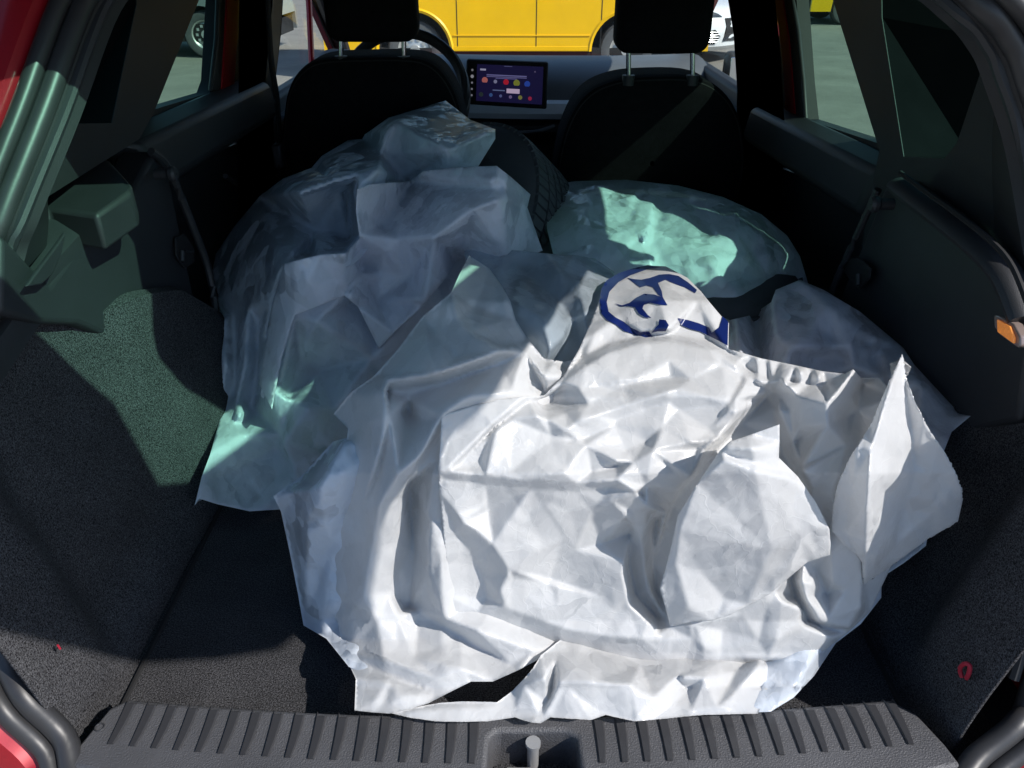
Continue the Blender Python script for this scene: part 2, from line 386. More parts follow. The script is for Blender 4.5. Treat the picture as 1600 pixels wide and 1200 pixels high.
wc.rotation_euler.z = R(48)
# ------------------------------------------------------------------ grey car seen through the left windows, yellow and dark vehicles to the right
def side_car(name, label, x0, y, L, paint, flip=1, H=1.45):
    r_ = empty(name, (x0+L/2, y+.9, 0)); tag(r_, label, 'car', 'cars parked in the yard')
    f_ = lambda x: x0 + (x if flip > 0 else 1-x)*L
    wh = [f_(.19), f_(.80)]; wh.sort()
    tp = [(f_(1), .5), (f_(.99), .72), (f_(.78), .93), (f_(.66), H-.05), (f_(.45), H), (f_(.2), H-.05), (f_(.04), .98), (f_(0), .6)]
    if flip < 0: tp = tp[::-1]
    side = arch_side(x0, x0+L, .25, 0, wh, .36, tp)
    hl = [[(f_(.72), .97), (f_(.63), H-.12), (f_(.46), H-.08), (f_(.46), .95)], [(f_(.44), .95), (f_(.44), H-.08), (f_(.24), H-.12), (f_(.16), .97)]]
    b = MB(); 
    for yy, d in ((y, .06), (y+1.74, .06)): holed(b, side, hl, lambda x, z, yy=yy: Vector((x, yy, z)), (0, d, 0))
    for i in range(len(tp)-1):
        (a0, z0), (a1, z1) = tp[i], tp[i+1]; b.add([(a0, y+.06, z0), (a1, y+.06, z1), (a1, y+1.74, z1), (a0, y+1.74, z0)], [(0, 1, 2, 3)])
    b.build('body', paint, r_)
    for h in hl: b = MB(); b.prism([Vector((x, y+.02, z)) for x, z in h], (0, .01, 0)); b.build('window', M['bodyglass'], r_)
    b = MB(); b.box((f_(.5)-.006, y-.002, .35), (f_(.5)+.006, y+.003, .95)); b.build('door_seam', M['dark'], r_)
    b = MB(); b.box((x0+.05, y+.07, .22), (x0+L-.05, y+1.72, .45)); b.build('underbody', M['dark'], r_)
    b = MB(); b.box((wh[0]+.4, y-.01, .25), (wh[1]-.4, y+.01, .33)); b.build('sill_trim', M['dark'], r_, bevel=.004)
    for x in wh: road_wheel(r_, x, y+.06, 1, .31); road_wheel(r_, x, y+1.74, -1, .31)
    return r_
side_car('parked_car', 'grey car parked side-on outside the left windows', -8.0, 12.0, 4.5, M['grey'])
side_car('parked_car', 'small yellow car far behind, seen at the top of the right rear window', 5.95, 17.0, 4.0, M['yellow'])
side_car('parked_car', 'black car in the far background right of the small yellow car', 10.9, 21.0, 4.2, M['dark'])

# ------------------------------------------------------------------ our own red hatchback
car = empty('hatchback_car', (0, 2.2, 0)); tag(car, 'red hatchback with its tailgate open and rear seats folded, seen from its boot', 'car')
FLOOR = .64
def S(t): t = min(max(t, 0), 1); return t*t*(3-2*t)
b = MB(); b.box((-.60, .56, .60), (.60, 1.32, FLOOR)); b.build('boot_floor', M['floorc'], car)
# thin seam between floor board and side carpet
for s in (-1, 1):
    b = MB(); b.tube([Vector((s*.497, .63, FLOOR+.003)), Vector((s*.505, 1.3, FLOOR+.003))], .0035, 6); b.build('floor_edge_strip', M['dark'], car)
# folded rear seats
b = MB(); b.box((-.62, 1.33, .55), (.10, 2.0, .76)); b.build('folded_rear_seat', M['fabric'], car, bevel=.04)
b = MB(); b.box((.12, 1.33, .55), (.62, 2.0, .76)); b.build('folded_rear_seat', M['fabric'], car, bevel=.04)
b = MB(); b.box((-.74, .62, .28), (.74, 3.4, .54)); b.build('cabin_floor', M['dark'], car)
# side carpets with wheel arch bulge and pocket
def xw(y, z):
    e = lambda v, c, r: math.exp(-((v-c)/r)**2)
    x = .512 + .065*S((z-.64)/.45) + .035*S((y-.66)/.07)*(1-S((y-.93)/.14))*S((z-.66)/.08)
    x -= .018*e(y, 1.14, .17)*e(z, .80, .20)
    return x
PT = {-1: 1.31, 1: 1.26}
def carp_top(y, s=-1): return (0 if s < 0 else -.16*S((y-.7)/.2)) + float(np.interp(y, [.55, .85, .93, .99, 1.08, 1.2, 1.34], [1.14, 1.12, 1.09, 1.03, 1.02, .98, .86]))
for s in (-1, 1):
    rows = []
    for y in np.linspace(.562, PT[s], 36):
        zt = carp_top(y, s)
        rows.append([Vector((s*xw(y, z), y, z)) for z in np.linspace(.6, zt, 26)] + [Vector((s*(xw(y, zt)+.015), y, zt+.006)), Vector((s*(xw(y, zt)+.05), y, zt-.02))])
    b = MB(); b.grid(rows if s > 0 else rows[::-1]); o = b.build('side_carpet', M['carpet'], car)
    so = o.modifiers.new('sol', 'SOLIDIFY'); so.thickness = .004; so.offset = 0
# plastic side panels above the carpets (left)
def plate(name, pts, ext, m, parent=car, bevel=.004, **k):
    b = MB(); b.prism(pts, ext); return b.build(name, m, parent, bevel=bevel, **k)
Lp = [X(262, 262, -.585), X(240, 235, -.59), X(222, 246, -.6), X(203, 300, -.59), X(140, 348, -.59), X(60, 445, -.60), Vector((-.6, .85, 1.20)), Vector((-.6, .80, 1.12)), Vector((-.6, .86, 1.08)), Vector((-.6, .94, 1.04)), Vector((-.6, 1.0, .99)), Vector((-.6, 1.09, .97)), Vector((-.6, 1.2, .93)), Vector((-.6, 1.305, .84))]
plate('side_panel', [Vector((-.585, p.y, p.z)) for p in Lp], (-.06, 0, 0), M['plastic'], bevel=.008)
ct = [X(268, 275, -.58)]
# rolled front edge of the left panel
b = MB(); b.tube(catmull([X(236, 237, -.58), X(262, 262, -.575), X(298, 345, -.57), X(328, 430, -.565), X(338, 520, -.555), X(330, 640, -.545)], 5), .007, 8); b.build('panel_edge', M['plastic'], car)
# parcel shelf ledge, left
b = MB()
b.prism([Vector((-.72, .94, 1.185)), Vector((-.72, 1.25, 1.213)), Vector((-.60, 1.16, 1.207)), Z(188, 268, 1.20), Z(205, 287, 1.195), Z(206, 300, 1.188), Z(150, 336, 1.178), Z(75, 325, 1.178), Vector((-.66, .94, 1.18))], (0, 0, -.05))
b.build('shelf_ledge', M['trim'], car, bevel=.006)
inr = [X(206, 301, -.575), X(178, 322, -.576), X(146, 346, -.58), X(105, 388, -.585), X(60, 443, -.59), X(0, 528, -.60), X(-12, 545, -.602)]
inr = catmull(inr, 4); rows = [[p + Vector((-.12, .05, .045)) for p in inr], [p + Vector((-.03, .015, .016)) for p in inr], [p + Vector((-.004, .003, .003)) for p in inr], inr, [p + Vector((.0005, -.003, -.012)) for p in inr], [p + Vector((-.004, -.004, -.045)) for p in inr], [p + Vector((-.02, .0, -.055)) for p in inr]]
b = MB(); b.grid(rows[::-1]); b.build('shelf_rail', M['plastic'], car)
leaf = [(42, 448), (62, 420), (92, 380), (104, 362), (96, 400), (82, 430), (66, 444)]
plate('trim_cover', [X(a, c_, -.568+.0) for a, c_ in leaf], (-.006, 0, 0), M['plastic'], bevel=.002)
def knob(c, s):
    e = MB(); Mx = frame_from(c, (s, 0, 0)); e.lathe([(.001, .034), (.009, .034), (.0125, .030), (.0125, .024), (.009, .02), (.009, .0), (.001, 0)], Mx, 20); e.build('shelf_knob', M['plastic'], car)
knob(X(243, 272, -.575), 1)
b = MB(); b.prism([X(275, 372, -.5775), X(288, 365, -.5775), X(303, 385, -.5775), (X(305, 410, -.5775)), X(290, 420, -.5775), X(276, 400, -.5775)], (-.004, 0, 0)); b.build('latch_recess', M['dark'], car, bevel=.002)
b = MB(); b.tube([X(285, 392, -.574), X(285, 408, -.574)], .004, 8); b.tube([X(292, 393, -.574), X(302, 393, -.574)], .002, 8); b.build('latch_lever', M['plastic'], car)
# right side panel
Rp = [X(1412, 284, .58), X(1390, 281, .59), X(1378, 292, .59), X(1337, 375, .58), X(1300, 453, .575), X(1270, 560, .57), X(1258, 700, .56)] + [Vector((.6, 1.09, .82)), Vector((.6, 1.0, .84)), Vector((.6, .94, .88)), Vector((.6, .84, .93)), Vector((.6, .76, 1.0)), Vector((.60, .79, 1.10)), Vector((.60, .83, 1.16)), X(1600, 440, .60), X(1500, 340, .59)]
plate('side_panel', [Vector((.594, p.y, p.z)) for p in Rp], (.06, 0, 0), M['plastic'], bevel=.008)
rail = [X(1408, 290, .57), X(1440, 315, .57), X(1500, 360, .57), X(1550, 402, .575), X(1580, 440, .58), X(1604, 500, .585)]
b = MB(); b.tube(catmull(rail, 5), .022, 12, flat=.6); b.build('shelf_rail', M['plastic'], car)
b = MB(); b.tube(catmull([p + Vector((-.012, -.012, .022)) for p in rail], 5), .0035, 6); b.build('rail_groove', M['dark'], car)
b = MB(); b.tube(catmull([X(1372, 296, .58), X(1337, 372, .575), X(1302, 450, .57), X(1275, 540, .565)], 5), .006, 8); b.build('panel_edge', M['plastic'], car)
knob(X(1395, 319, .575), -1)
plate('latch_recess', [X(a, c_, .577) for a, c_ in [(1325, 405), (1340, 402), (1360, 418), (1358, 435), (1342, 452), (1335, 448), (1318, 425)]], (.004, 0, 0), M['dark'], bevel=.002)
b = MB(); b.tube([X(1341, 428, .574), X(1341, 445, .574)], .004, 8); b.build('latch_lever', M['plastic'], car)
# amber boot lamp, right wall
lamp = [(1552, 492), (1560, 493), (1583, 506), (1594, 526), (1594, 541), (1590, 544), (1562, 524), (1553, 512)]
bl = plate('boot_lamp', [X(a, c_, .566) for a, c_ in lamp], (.012, 0, 0), M['lens'], bevel=.002)
plate('lamp_reflector', [X(a, c_, .5655) for a, c_ in [(1561, 499), (1581, 510), (1588, 528), (1587, 537), (1562, 519)]], (-.003, 0, 0), M['amber'], parent=bl, bevel=.001)
# red strap loop on the right
b = MB(); b.tube(catmull([X(1503, 1058, .515), X(1500, 1045, .512), X(1507, 1037, .51), X(1515, 1040, .512), X(1514, 1052, .514), X(1510, 1060, .516)], 5), .0025, 6); b.build('strap_loop', M['redstrap'], car)
b = MB(); b.tube([X(90, 1008, -.513), X(94, 1014, -.513)], .0012, 6); b.build('strap_loop', M['redstrap'], car)

# upper rear quarter trims with quarter windows, openings enlarged to pass sun to the rear bag; doors and pillars further forward
fx = lambda s, x: (lambda y, z: Vector((s*x, y, z)))
QO = [(1.25, 1.19), (.98, 1.20), (.90, 1.24), (.88, 1.34), (.97, 1.585), (1.43, 1.585), (1.425, 1.46), (1.29, 1.36)]
QH = {1: [(1.205, 1.20), (1.09, 1.225), (1.07, 1.25), (1.06, 1.36), (1.06, 1.56), (1.475, 1.56), (1.42, 1.43), (1.39, 1.38)], -1: [(1.205, 1.25), (1.10, 1.27), (1.07, 1.30), (1.07, 1.36), (1.14, 1.50), (1.42, 1.50), (1.40, 1.45), (1.38, 1.40)]}
for s in (-1, 1):
    q = empty('quarter_trim', (s*.62, 1.2, 1.2), car)
    b = MB()
    outer = [(.84, 1.0), (.84, 1.17), (.98, 1.60), (1.90, 1.60), (1.62, 1.393), (1.29, 1.19), (1.27, 1.02)] if s > 0 else [(.84, 1.195), (.86, 1.24), (.98, 1.60), (1.95, 1.60), (1.66, 1.39), (1.35, 1.235), (1.28, 1.21)]
    holed(b, outer, [QH[s]], fx(s, .605), (s*.0012, 0, 0)); b.build('pillar_cover', M['trim'], q)
    ring = QH[s] + QH[s][:1]; oring = QO + QO[:1]; assert len(ring) == len(oring)
    b = MB(); b.grid([[Vector((s*.6062, y, z)) for y, z in ring], [Vector((s*.733, y, z)) for y, z in oring]]); b.build('window_recess', M['recess_shade'], q, smooth=False)
    cy = sum(p[0] for p in QH[s])/len(QH[s]); cz = sum(p[1] for p in QH[s])/len(QH[s])
    b = MB(); b.prism([Vector((s*.7625, y, z)) for y, z in [(1.46, 1.17), (.88, 1.18), (.86, 1.28), (.95, 1.60), (1.46, 1.60)]], (s*.003, 0, 0)); b.build('quarter_glass', M['rear'], q)
# outer red skin with window openings
DW = {1: [(1.44, 1.163), (1.86, 1.128), (1.93, 1.20), (2.12, 1.43), (1.80, 1.43)], -1: [(1.52, 1.21), (1.84, 1.19), (1.88, 1.21), (2.05, 1.43), (1.90, 1.43)]}
FW = [(2.46, 1.03), (3.52, 1.04), (2.86, 1.51), (2.50, 1.52)]
for s in (-1, 1):
    b = MB()
    outer = [(.52, .35), (.51, .68), (.60, .95), (.72, 1.20), (.86, 1.47), (.98, 1.62), (2.9, 1.62), (3.62, 1.02), (4.4, .84), (4.5, .35)]
    cy = 1.2; QB = QO
    DB = [(1.48, 1.06), (2.34, 1.03), (2.38, 1.45), (1.52, 1.45)]
    holed(b, outer, [[(y + (.04 if y > 1.2 else 0), z) for y, z in QB], DB, FW], fx(s, .74), (s*.02, 0, 0)); b.build('body_side', M['red'], car)
    b = MB(); holed(b, outer[2:8] + [(3.2, .6), (.62, .6)], [QB, DB, FW], fx(s, .7345), (s*.004, 0, 0)); b.build('body_liner', M['trim'], car)  # dark inner sheet added so the window recess looks shaded
# rear doors
for s in (-1, 1):
    d = empty('rear_door', (s*.7, 1.8, .6), car)
    b = MB(); holed(b, [(1.35, .55), (1.42, 1.20), (1.58, 1.60), (2.18, 1.60), (2.10, .55)] if s > 0 else [(1.35, .55), (1.42, 1.24), (1.60, 1.60), (2.16, 1.60), (2.14, .55)], [DW[s]], fx(s, .685), (s*.03, 0, 0)); b.build('door_card', M['trim'], d)
    b = MB(); b.prism([Vector((s*.725, y, z)) for y, z in [(1.38, 1.08), (2.16, 1.08), (2.2, 1.45), (1.5, 1.45)]], (s*.004, 0, 0)); b.build('door_glass', M['green'], d)
    ytop = DW[s]; zs = ytop[0][1]; ze = ytop[1][1]
    b = MB(); b.prism([Vector((s*.685, 1.30, zs+.0)), Vector((s*.63, 1.34, zs-.02)), Vector((s*.62, 1.36, zs-.10)), Vector((s*.685, 1.34, zs-.14))], (0, .78, ze-zs)); b.build('door_ledge', M['plastic'], d, bevel=.012)
if True:
    lh = Y(352, 228, 1.62)
b = MB(); b.tube(catmull([X(342, 231, -.66), X(350, 227, -.655), X(368, 224, -.66)], 4), [.004]*3+[.005]*4+[.003]*2, 8); b.build('door_handle', M['silver'], car)
b = MB(); b.tube([X(352, 275, -.65), X(378, 292, -.65)], .006, 8); b.build('door_pull', M['plastic'], car)
b = MB(); b.tube(catmull([X(1213, 261, .66), X(1228, 264, .655), X(1246, 270, .66)], 4), .003, 8); b.build('door_handle', M['silver'], car)
# body-colour window frames
plate('door_frame', [X(a, c_, -.672) for a, c_ in [(356, -40), (375, -40), (372, 60), (366, 148), (346, 143), (351, 60)]], (-.01, 0, 0), M['red'])
plate('frame_seal', [X(a, c_, -.674) for a, c_ in [(344, -40), (357, -40), (352, 60), (346, 144), (331, 142), (340, 60)]], (-.01, 0, 0), M['rubber'])
plate('door_frame', [X(a, c_, .672) for a, c_ in [(1200, -40), (1218, -40), (1233, 60), (1239, 130), (1243, 187), (1226, 192), (1224, 120), (1215, 40)]], (.01, 0, 0), M['red'])
plate('frame_seal', [X(a, c_, .674) for a, c_ in [(1217, -40), (1230, -40), (1245, 47), (1253, 125), (1257, 187), (1243, 187), (1239, 130), (1233, 60)]], (.01, 0, 0), M['rubber'])
# B pillars
plate('pillar', [X(a, c_, -.64) for a, c_ in [(374, -60), (432, -60), (424, 60), (412, 160), (410, 340), (372, 340), (372, 170)]], (.0, .10, 0), M['trim'], bevel=.01)
plate('pillar', [X(a, c_, .64) for a, c_ in [(1140, -60), (1205, -60), (1218, 60), (1226, 190), (1220, 330), (1162, 330), (1166, 150), (1160, 60)]], (.0, .10, 0), M['trim'], bevel=.01)
# seat belt, left
sb = MB()
pts = catmull([X(418, -20, -.60), X(424, 90, -.60), X(434, 160, -.60), X(438, 240, -.60), X(442, 290, -.59)], 5)
sb.grid([[p + Vector((0, -.022, 0)) for p in pts], [p + Vector((.0, .022, 0)) for p in pts]]); o = sb.build('seat_belt', M['fabric'], car)
so = o.modifiers.new('s', 'SOLIDIFY'); so.thickness = .002
b = MB(); c_ = X(436, 243, -.6); b.box(c_-Vector((.012, .02, .03)), c_+Vector((.012, .02, .03))); b.build('belt_buckle', M['plastic'], car, bevel=.006)
# cabin shell: roof, far bulkhead
b = MB(); b.box((-.745, 1.02, 1.60), (.745, 2.92, 1.63)); b.build('roof', M['red'], car, bevel=.01)
b = MB(); b.box((-.73, 1.03, 1.565), (.73, 2.88, 1.595)); b.build('headlining', M['trim'], car)
b = MB(); b.box((-.73, 1.012, 1.462), (.73, 1.028, 1.60)); b.build('roof_sun_stop', M['trim'], car)  # added unseen panel, stops sun between tailgate and raised roof
for s in (-1, 1):
    b = MB(); b.tube([Vector((s*.64, 2.78, 1.52)), Vector((s*.69, 3.15, 1.32)), Vector((s*.73, 3.6, 1.06))], .035, 10); b.build('windscreen_pillar', M['trim'], car)
b = MB(); b.prism([Vector((-.64, 2.80, 1.53)), Vector((.64, 2.80, 1.53)), Vector((.72, 3.62, 1.04)), Vector((-.72, 3.62, 1.04))], (0, .004, .005)); b.build('windscreen', M['clear'], car)
for s in (-1, 1):
    b = MB(); b.prism([Vector((s*.735, y, z)) for y, z in [(2.40, 1.02), (3.55, 1.02), (2.88, 1.53), (2.45, 1.53)]], (s*.003, 0, 0)); b.build('front_door_glass', M['clear'], car)
    b = MB(); b.box((s*.68 if s > 0 else -.73, 2.16, .5), (.73 if s > 0 else -.68, 3.1, 1.10)); b.build('front_door', M['trim'], car, bevel=.015)
    b = MB(); b.box((s*.60 if s > 0 else -.70, 2.3, .98), (.70 if s > 0 else -.60, 3.0, 1.05)); b.build('door_top', M['dash'], car, bevel=.015)
b = MB(); b.tube([X(481, -30, -.72), X(487, 100, -.72)], .011, 8); b.build('door_frame', M['red'], car)
b = MB(); b.box((-.78, 3.64, .35), (.78, 4.45, .84)); b.build('bonnet', M['red'], car, bevel=.06)

# dashboard
dp = [(3.60, .98), (3.40, 1.07), (3.10, 1.125), (2.90, 1.125), (2.80, 1.10), (2.745, 1.06), (2.735, 1.015)]
def dash_rows(pr, x0, x1, n=14):
    return [[Vector((x, y + .12*abs(x/.7)**2.5, z - .012*x)) for x in np.linspace(x0, x1, n)] for y, z in pr]
b = MB(); b.grid(dash_rows(dp, -.7, .7)); o = b.build('dashboard', M['dash'], car, sub=1)
da = o
b = MB(); b.grid(dash_rows([(2.735, 1.022), (2.700, 1.016), (2.688, .985), (2.70, .966)], -.62, .62, 12)); b.build('trim_strip', M['silver'], da)
b = MB(); b.grid(dash_rows([(2.72, .970), (2.735, .955), (2.69, .945), (2.69, .925), (2.76, .90), (2.80, .86), (2.80, .60)], -.70, .70, 12)); b.build('lower_dashboard', M['plastic'], da)
b = MB(); b.tube(catmull([Y(770, 203, 2.68), Y(800, 207, 2.66), Y(840, 205, 2.66), Y(866, 196, 2.68)], 4), .006, 8); b.build('console_edge', M['dash'], da)
b = MB(); c_ = Y(818, 202, 2.70); b.box(c_-Vector((.07, .01, .012)), c_+Vector((.05, .01, .006))); b.build('air_vent', M['dark'], da, bevel=.003)
b = MB(); b.tube([Y(785, 203, 2.66), Y(823, 204, 2.66)], .0025, 6); b.build('vent_slat', M['chrome'], da)
# touchscreen
ts = empty('touchscreen', Y(793, 131, 2.66), da)
Cn = [Y(729, 93, 2.665), Y(857, 98, 2.665), Y(854, 171, 2.645), Y(727, 163, 2.645)]
b = MB(); b.prism(Cn, (0, .03, 0)); b.build('bezel', M['dark'], ts, bevel=.006)
def scr(u, v, d=.0025):   # u,v in 0..1 on the display
    a = Cn[0].lerp(Cn[1], u); c2 = Cn[3].lerp(Cn[2], u); return a.lerp(c2, v) + Vector((0, -d, 0))
b = MB(); b.prism([scr(.13, .09), scr(.94, .09), scr(.94, .90), scr(.13, .90)], (0, .002, 0)); b.build('display', M['screen'], ts)
def em(name, c, e=1.0): return mat(name, (.02, .02, .02), rough=.3, emit=c, es=e, var=.1)
icons = [(.23, .43, .036, (.45, .13, .12)), (.36, .45, .022, (.22, .22, .36)), (.49, .45, .034, (.45, .01, .03)), (.62, .46, .040, (.20, .22, .03)), (.75, .47, .036, (.02, .06, .36)),
         (.19, .75, .028, (.02, .03, .03)), (.31, .75, .022, (.04, .09, .26)), (.43, .76, .018, (.10, .12, .28)), (.55, .77, .02, (.16, .12, .26)), (.67, .77, .026, (.20, .20, .05)), (.79, .78, .024, (.33, .02, .06))]
icons += [(.075, .22, .014, (.2, .2, .22)), (.075, .36, .020, (.3, .3, .34)), (.075, .50, .013, (.2, .2, .24)), (.075, .64, .013, (.2, .2, .24)), (.075, .78, .013, (.2, .2, .24)), (.84, .2, .010, (.10, .08, .16))]
for i, (u, v, r, c3) in enumerate(icons):
    c3 = tuple(k*.6 for k in c3)
    ce = scr(u, v, .0035); ww = (Cn[1]-Cn[0]).length
    V = [ce] + [ce + Vector((math.cos(a)*r*ww, 0, math.sin(a)*r*ww)) for a in np.linspace(0, 2*math.pi, 17)[:-1]]
    mk('icon', V, [(0, 1+(k+1) % 16, 1+k) for k in range(16)], em('icon_%d' % i, c3, .8), ts)
for (u0, u1, v, h, c3) in [(.17, .24, .20, .02, (.25, .24, .34)), (.25, .74, .31, .012, (.10, .09, .22)), (.25, .74, .345, .010, (.08, .07, .18)), (.36, .62, .375, .010, (.07, .06, .17)), (.33, .48, .64, .012, (.08, .10, .20)), (.50, .66, .64, .05, (.40, .30, .42)), (.46, .56, .11, .008, (.05, .05, .12))]:
    mk('text_line', [scr(u0, v-h, .0033), scr(u1, v-h, .0033), scr(u1, v+h, .0033), scr(u0, v+h, .0033)], [(0, 1, 2, 3)], em('text', c3, .7), ts)
# steering wheel
sw = empty('steering_wheel', Y(630, 150, 2.45), car)
cw = Y(632, 150, 2.45); n_ = Vector((0, -.9, .42)).normalized(); Mx = frame_from(cw, n_)
b = MB(); b.tube([Mx @ Vector((.185*math.cos(a), .185*math.sin(a), 0)) for a in np.linspace(0, 2*math.pi, 49)[:-1]], .016, 10, closed=True); b.build('rim', M['plastic'], sw)
b = MB(); b.lathe([(.001, .02), (.05, .02), (.065, .0), (.06, -.03), (.001, -.03)], Mx, 24)
for a in (0, math.pi, -math.pi/2): b.tube([Mx @ Vector((.04*math.cos(a), .04*math.sin(a), 0)), Mx @ Vector((.18*math.cos(a), .18*math.sin(a), 0))], .013, 8)
b.build('hub', M['plastic'], sw)
b = MB(); b.tube([Mx @ Vector((.12*math.cos(a)+.0, .12*math.sin(a)+.0, -.08)) for a in np.linspace(-.6, 3.7, 24)], .02, 8); b.build('instrument_hood', M['dash'], car)

# front seats
def seat(outline, cx, y0, hr, posts, label):
    s_ = empty('front_seat', (cx, y0, .55), car); s_['label'] = label
    zt = Y(cx*0+outline[0][0], outline[0][1], y0).z
    P = []
    for a, c_ in outline:
        p = Y(a, c_, y0)
        for _ in range(3): p = Y(a, c_, y0 + (1.2 - p.z)*.26)
        P.append(p)
    # cushioned back: concentric rings bulging towards the boot
    ctr = sum(P, Vector())/len(P); P = catmull(P, 4, True); rows = []
    for t, dy in ((1.0, .14), (1.0, .07), (1.0, .015), (.985, -.005), (.95, -.014), (.85, -.022), (.5, -.030), (.02, -.032)):
        rows.append([Vector((ctr.x+(p.x-ctr.x)*t, p.y*t + (1-t)*(y0+(1.2-(ctr.z+(p.z-ctr.z)*0))*.26) + dy, ctr.z+(p.z-ctr.z)*t)) for p in P])
    b = MB(); b.grid(rows, close=True); b.build('backrest', M['fabric'], s_)
    b = MB(); b.tube([ctr + (p-ctr)*.955 + Vector((0, -.012, 0)) for p in P], .0022, 6, closed=True); b.build('seam', M['dark'], s_)
    b = MB(); b.box((cx-.25, y0+.1, .45), (cx+.25, y0+.6, .68)); b.build('seat_cushion', M['fabric'], s_, bevel=.05)
    x0, x1, zb = hr; h = empty('headrest', ((x0+x1)/2, y0, zb), s_)
    b = MB(); b.box((x0, y0-.03, zb), (x1, y0+.085, zb+.21)); b.build('cushion', M['fabric'], h, bevel=.035, seg=5)
    for q in posts:
        b = MB(); b.tube([Y(q, (58 if cx < 0 else 72), y0-.0), Y(q, (90 if cx < 0 else 122), y0-.0)], .0062, 10); b.build('post', M['chrome'], h)
        b = MB(); c4 = Y(q, (90 if cx < 0 else 120), y0-.0); b.tube([c4+Vector((0, 0, .004)), c4-Vector((0, 0, .02))], .016, 12); b.build('post_socket', M['plastic'], h)
    return s_
yl = 2.08
a0 = Y(512, 66, yl); a1 = Y(654, 66, yl)
seat([(500, 92), (560, 88), (640, 88), (680, 100), (708, 135), (724, 185), (735, 260), (740, 420), (590, 470), (440, 420), (436, 270), (442, 190), (450, 140), (470, 108)], (a0.x+a1.x)/2, yl, (a0.x, a1.x, a0.z), (533, 631), 'black fabric driver seat on the left, in full shade')
a0 = Y(960, 84, yl); a1 = Y(1107, 84, yl)
seat([(960, 124), (1010, 118), (1080, 119), (1122, 136), (1150, 170), (1162, 215), (1163, 290), (1150, 440), (1010, 470), (880, 420), (866, 300), (872, 235), (890, 180), (918, 143)], (a0.x+a1.x)/2, yl+.0, (a0.x, a1.x, a0.z), (982, 1082), 'black fabric passenger seat on the right, its top corner in sunlight')
# door mirror seen through the right front window
mr_ = MB(); c_ = Y(1151, 115, 2.95); mr_.box(c_-Vector((.05, .04, .075)), c_+Vector((.09, .03, .075))); mr_.build('door_mirror', M['trim'], car, bevel=.02)
b = MB(); b.box(c_-Vector((.038, .044, .06)), c_+Vector((.08, -.040, .06))); b.build('mirror_glass', M['chrome'], car, bevel=.008)

# load sill guard
SZ = .70
sg = empty('load_sill', (0, .56, .6), car)
def sill_top(y): return SZ - .55*max(0, .555-y)**1.0*.4 - 6*max(0, y-.60)**2*10
BY = lambda x, y: y + .115*x*x
outer = [(x, .588) for x in np.linspace(.455, -.462, 20)] + [(-.478, .575), (-.492, .520), (-.494, .497)] + [(x, .493) for x in np.linspace(-.45, -.055, 8)] + [(-.030, .493), (-.026, .560), (-.018, .568), (.062, .568), (.074, .560), (.078, .493)] + [(x, .493) for x in np.linspace(.10, .46, 8)] + [(.498, .497), (.492, .525), (.478, .566)]
b = MB(); holed(b, outer, [], lambda x, y: Vector((x, BY(x, y), SZ)), (0, 0, -.07)); b.build('guard_plate', M['sill'], sg, bevel=.007, seg=3)
b = MB(); holed(b, [(x, .500) for x in np.linspace(.50, -.497, 16)] + [(x, .478) for x in np.linspace(-.494, .50, 16)], [], lambda x, y: Vector((x, BY(x, y), SZ-.010)), (0, 0, -.14)); b.build('guard_lip', M['sill'], sg, bevel=.006)
rv = []; rf = []
def rib_mesh(lean):
    V = []; n = 9
    for i in range(n):
        t = i/(n-1); y = .587 - .060*t; w_ = .0062*(1 - .40*t**2); x = lean*(t-t*t)*1.0; h = .0024*(1 - .2*t)
        if i == 0: y = .5895; h = -.006
        for dx, hh in ((-w_, .0), (-w_*.75, h), (w_*.75, h), (w_, .0)): V.append((x+dx, y, hh + (0 if i else -.002)))
    Fc = [(i*4+j, i*4+j+1, (i+1)*4+j+1, (i+1)*4+j) for i in range(n-1) for j in range(3)] + [((n-1)*4, (n-1)*4+1, (n-1)*4+2, (n-1)*4+3)]
    me = bpy.data.meshes.new('rib'); me.from_pydata(V, [], [tuple(reversed(f)) for f in Fc]); me.materials.append(M['rib'])
    return me
for x0, x1, s in ((-.455, -.045, -1), (.10, .452, 1)):
    n = 17 if s < 0 else 15
    for k in range(n):
        x = x0 + (x1-x0)*k/(n-1); me = rib_mesh(.004)
        o = bpy.data.objects.new('rib', me); o.location = (x, .115*x*x, SZ + .0006); put(o, None); o.parent = sg; o.matrix_parent_inverse = Matrix.Translation(sg.location).inverted()
b = MB(); c_ = Z(156, 1137, SZ); b.tube([c_ + Vector((.005*math.cos(a), .005*math.sin(a), .001)) for a in np.linspace(0, 6.283, 17)[:-1]], .0009, 6, closed=True); b.build('fixing_ring', M['rib'], sg)
# latch recess and striker
b = MB(); b.box((-.03, .505, SZ-.075), (.076, .575, SZ-.062)); b.build('latch_well', M['dark'], sg)
st = Z(833, 1163, SZ-.012)
b = MB(); b.tube([st + Vector((0, -.0, -.05)), st], .0068, 14); b.tube([st+Vector((0, 0, -.001)), st+Vector((0, 0, .004))], .0088, 14)
b.tube([st+Vector((-.03, -.01, -.035)), st+Vector((-.003, -.01, -.035))], .004, 8); b.build('striker', M['wheel'], sg)
b = MB(); b.box((-.50, .45, .40), (.50, .497, SZ-.03)); b.build('rear_panel', M['red'], car, bevel=.02)

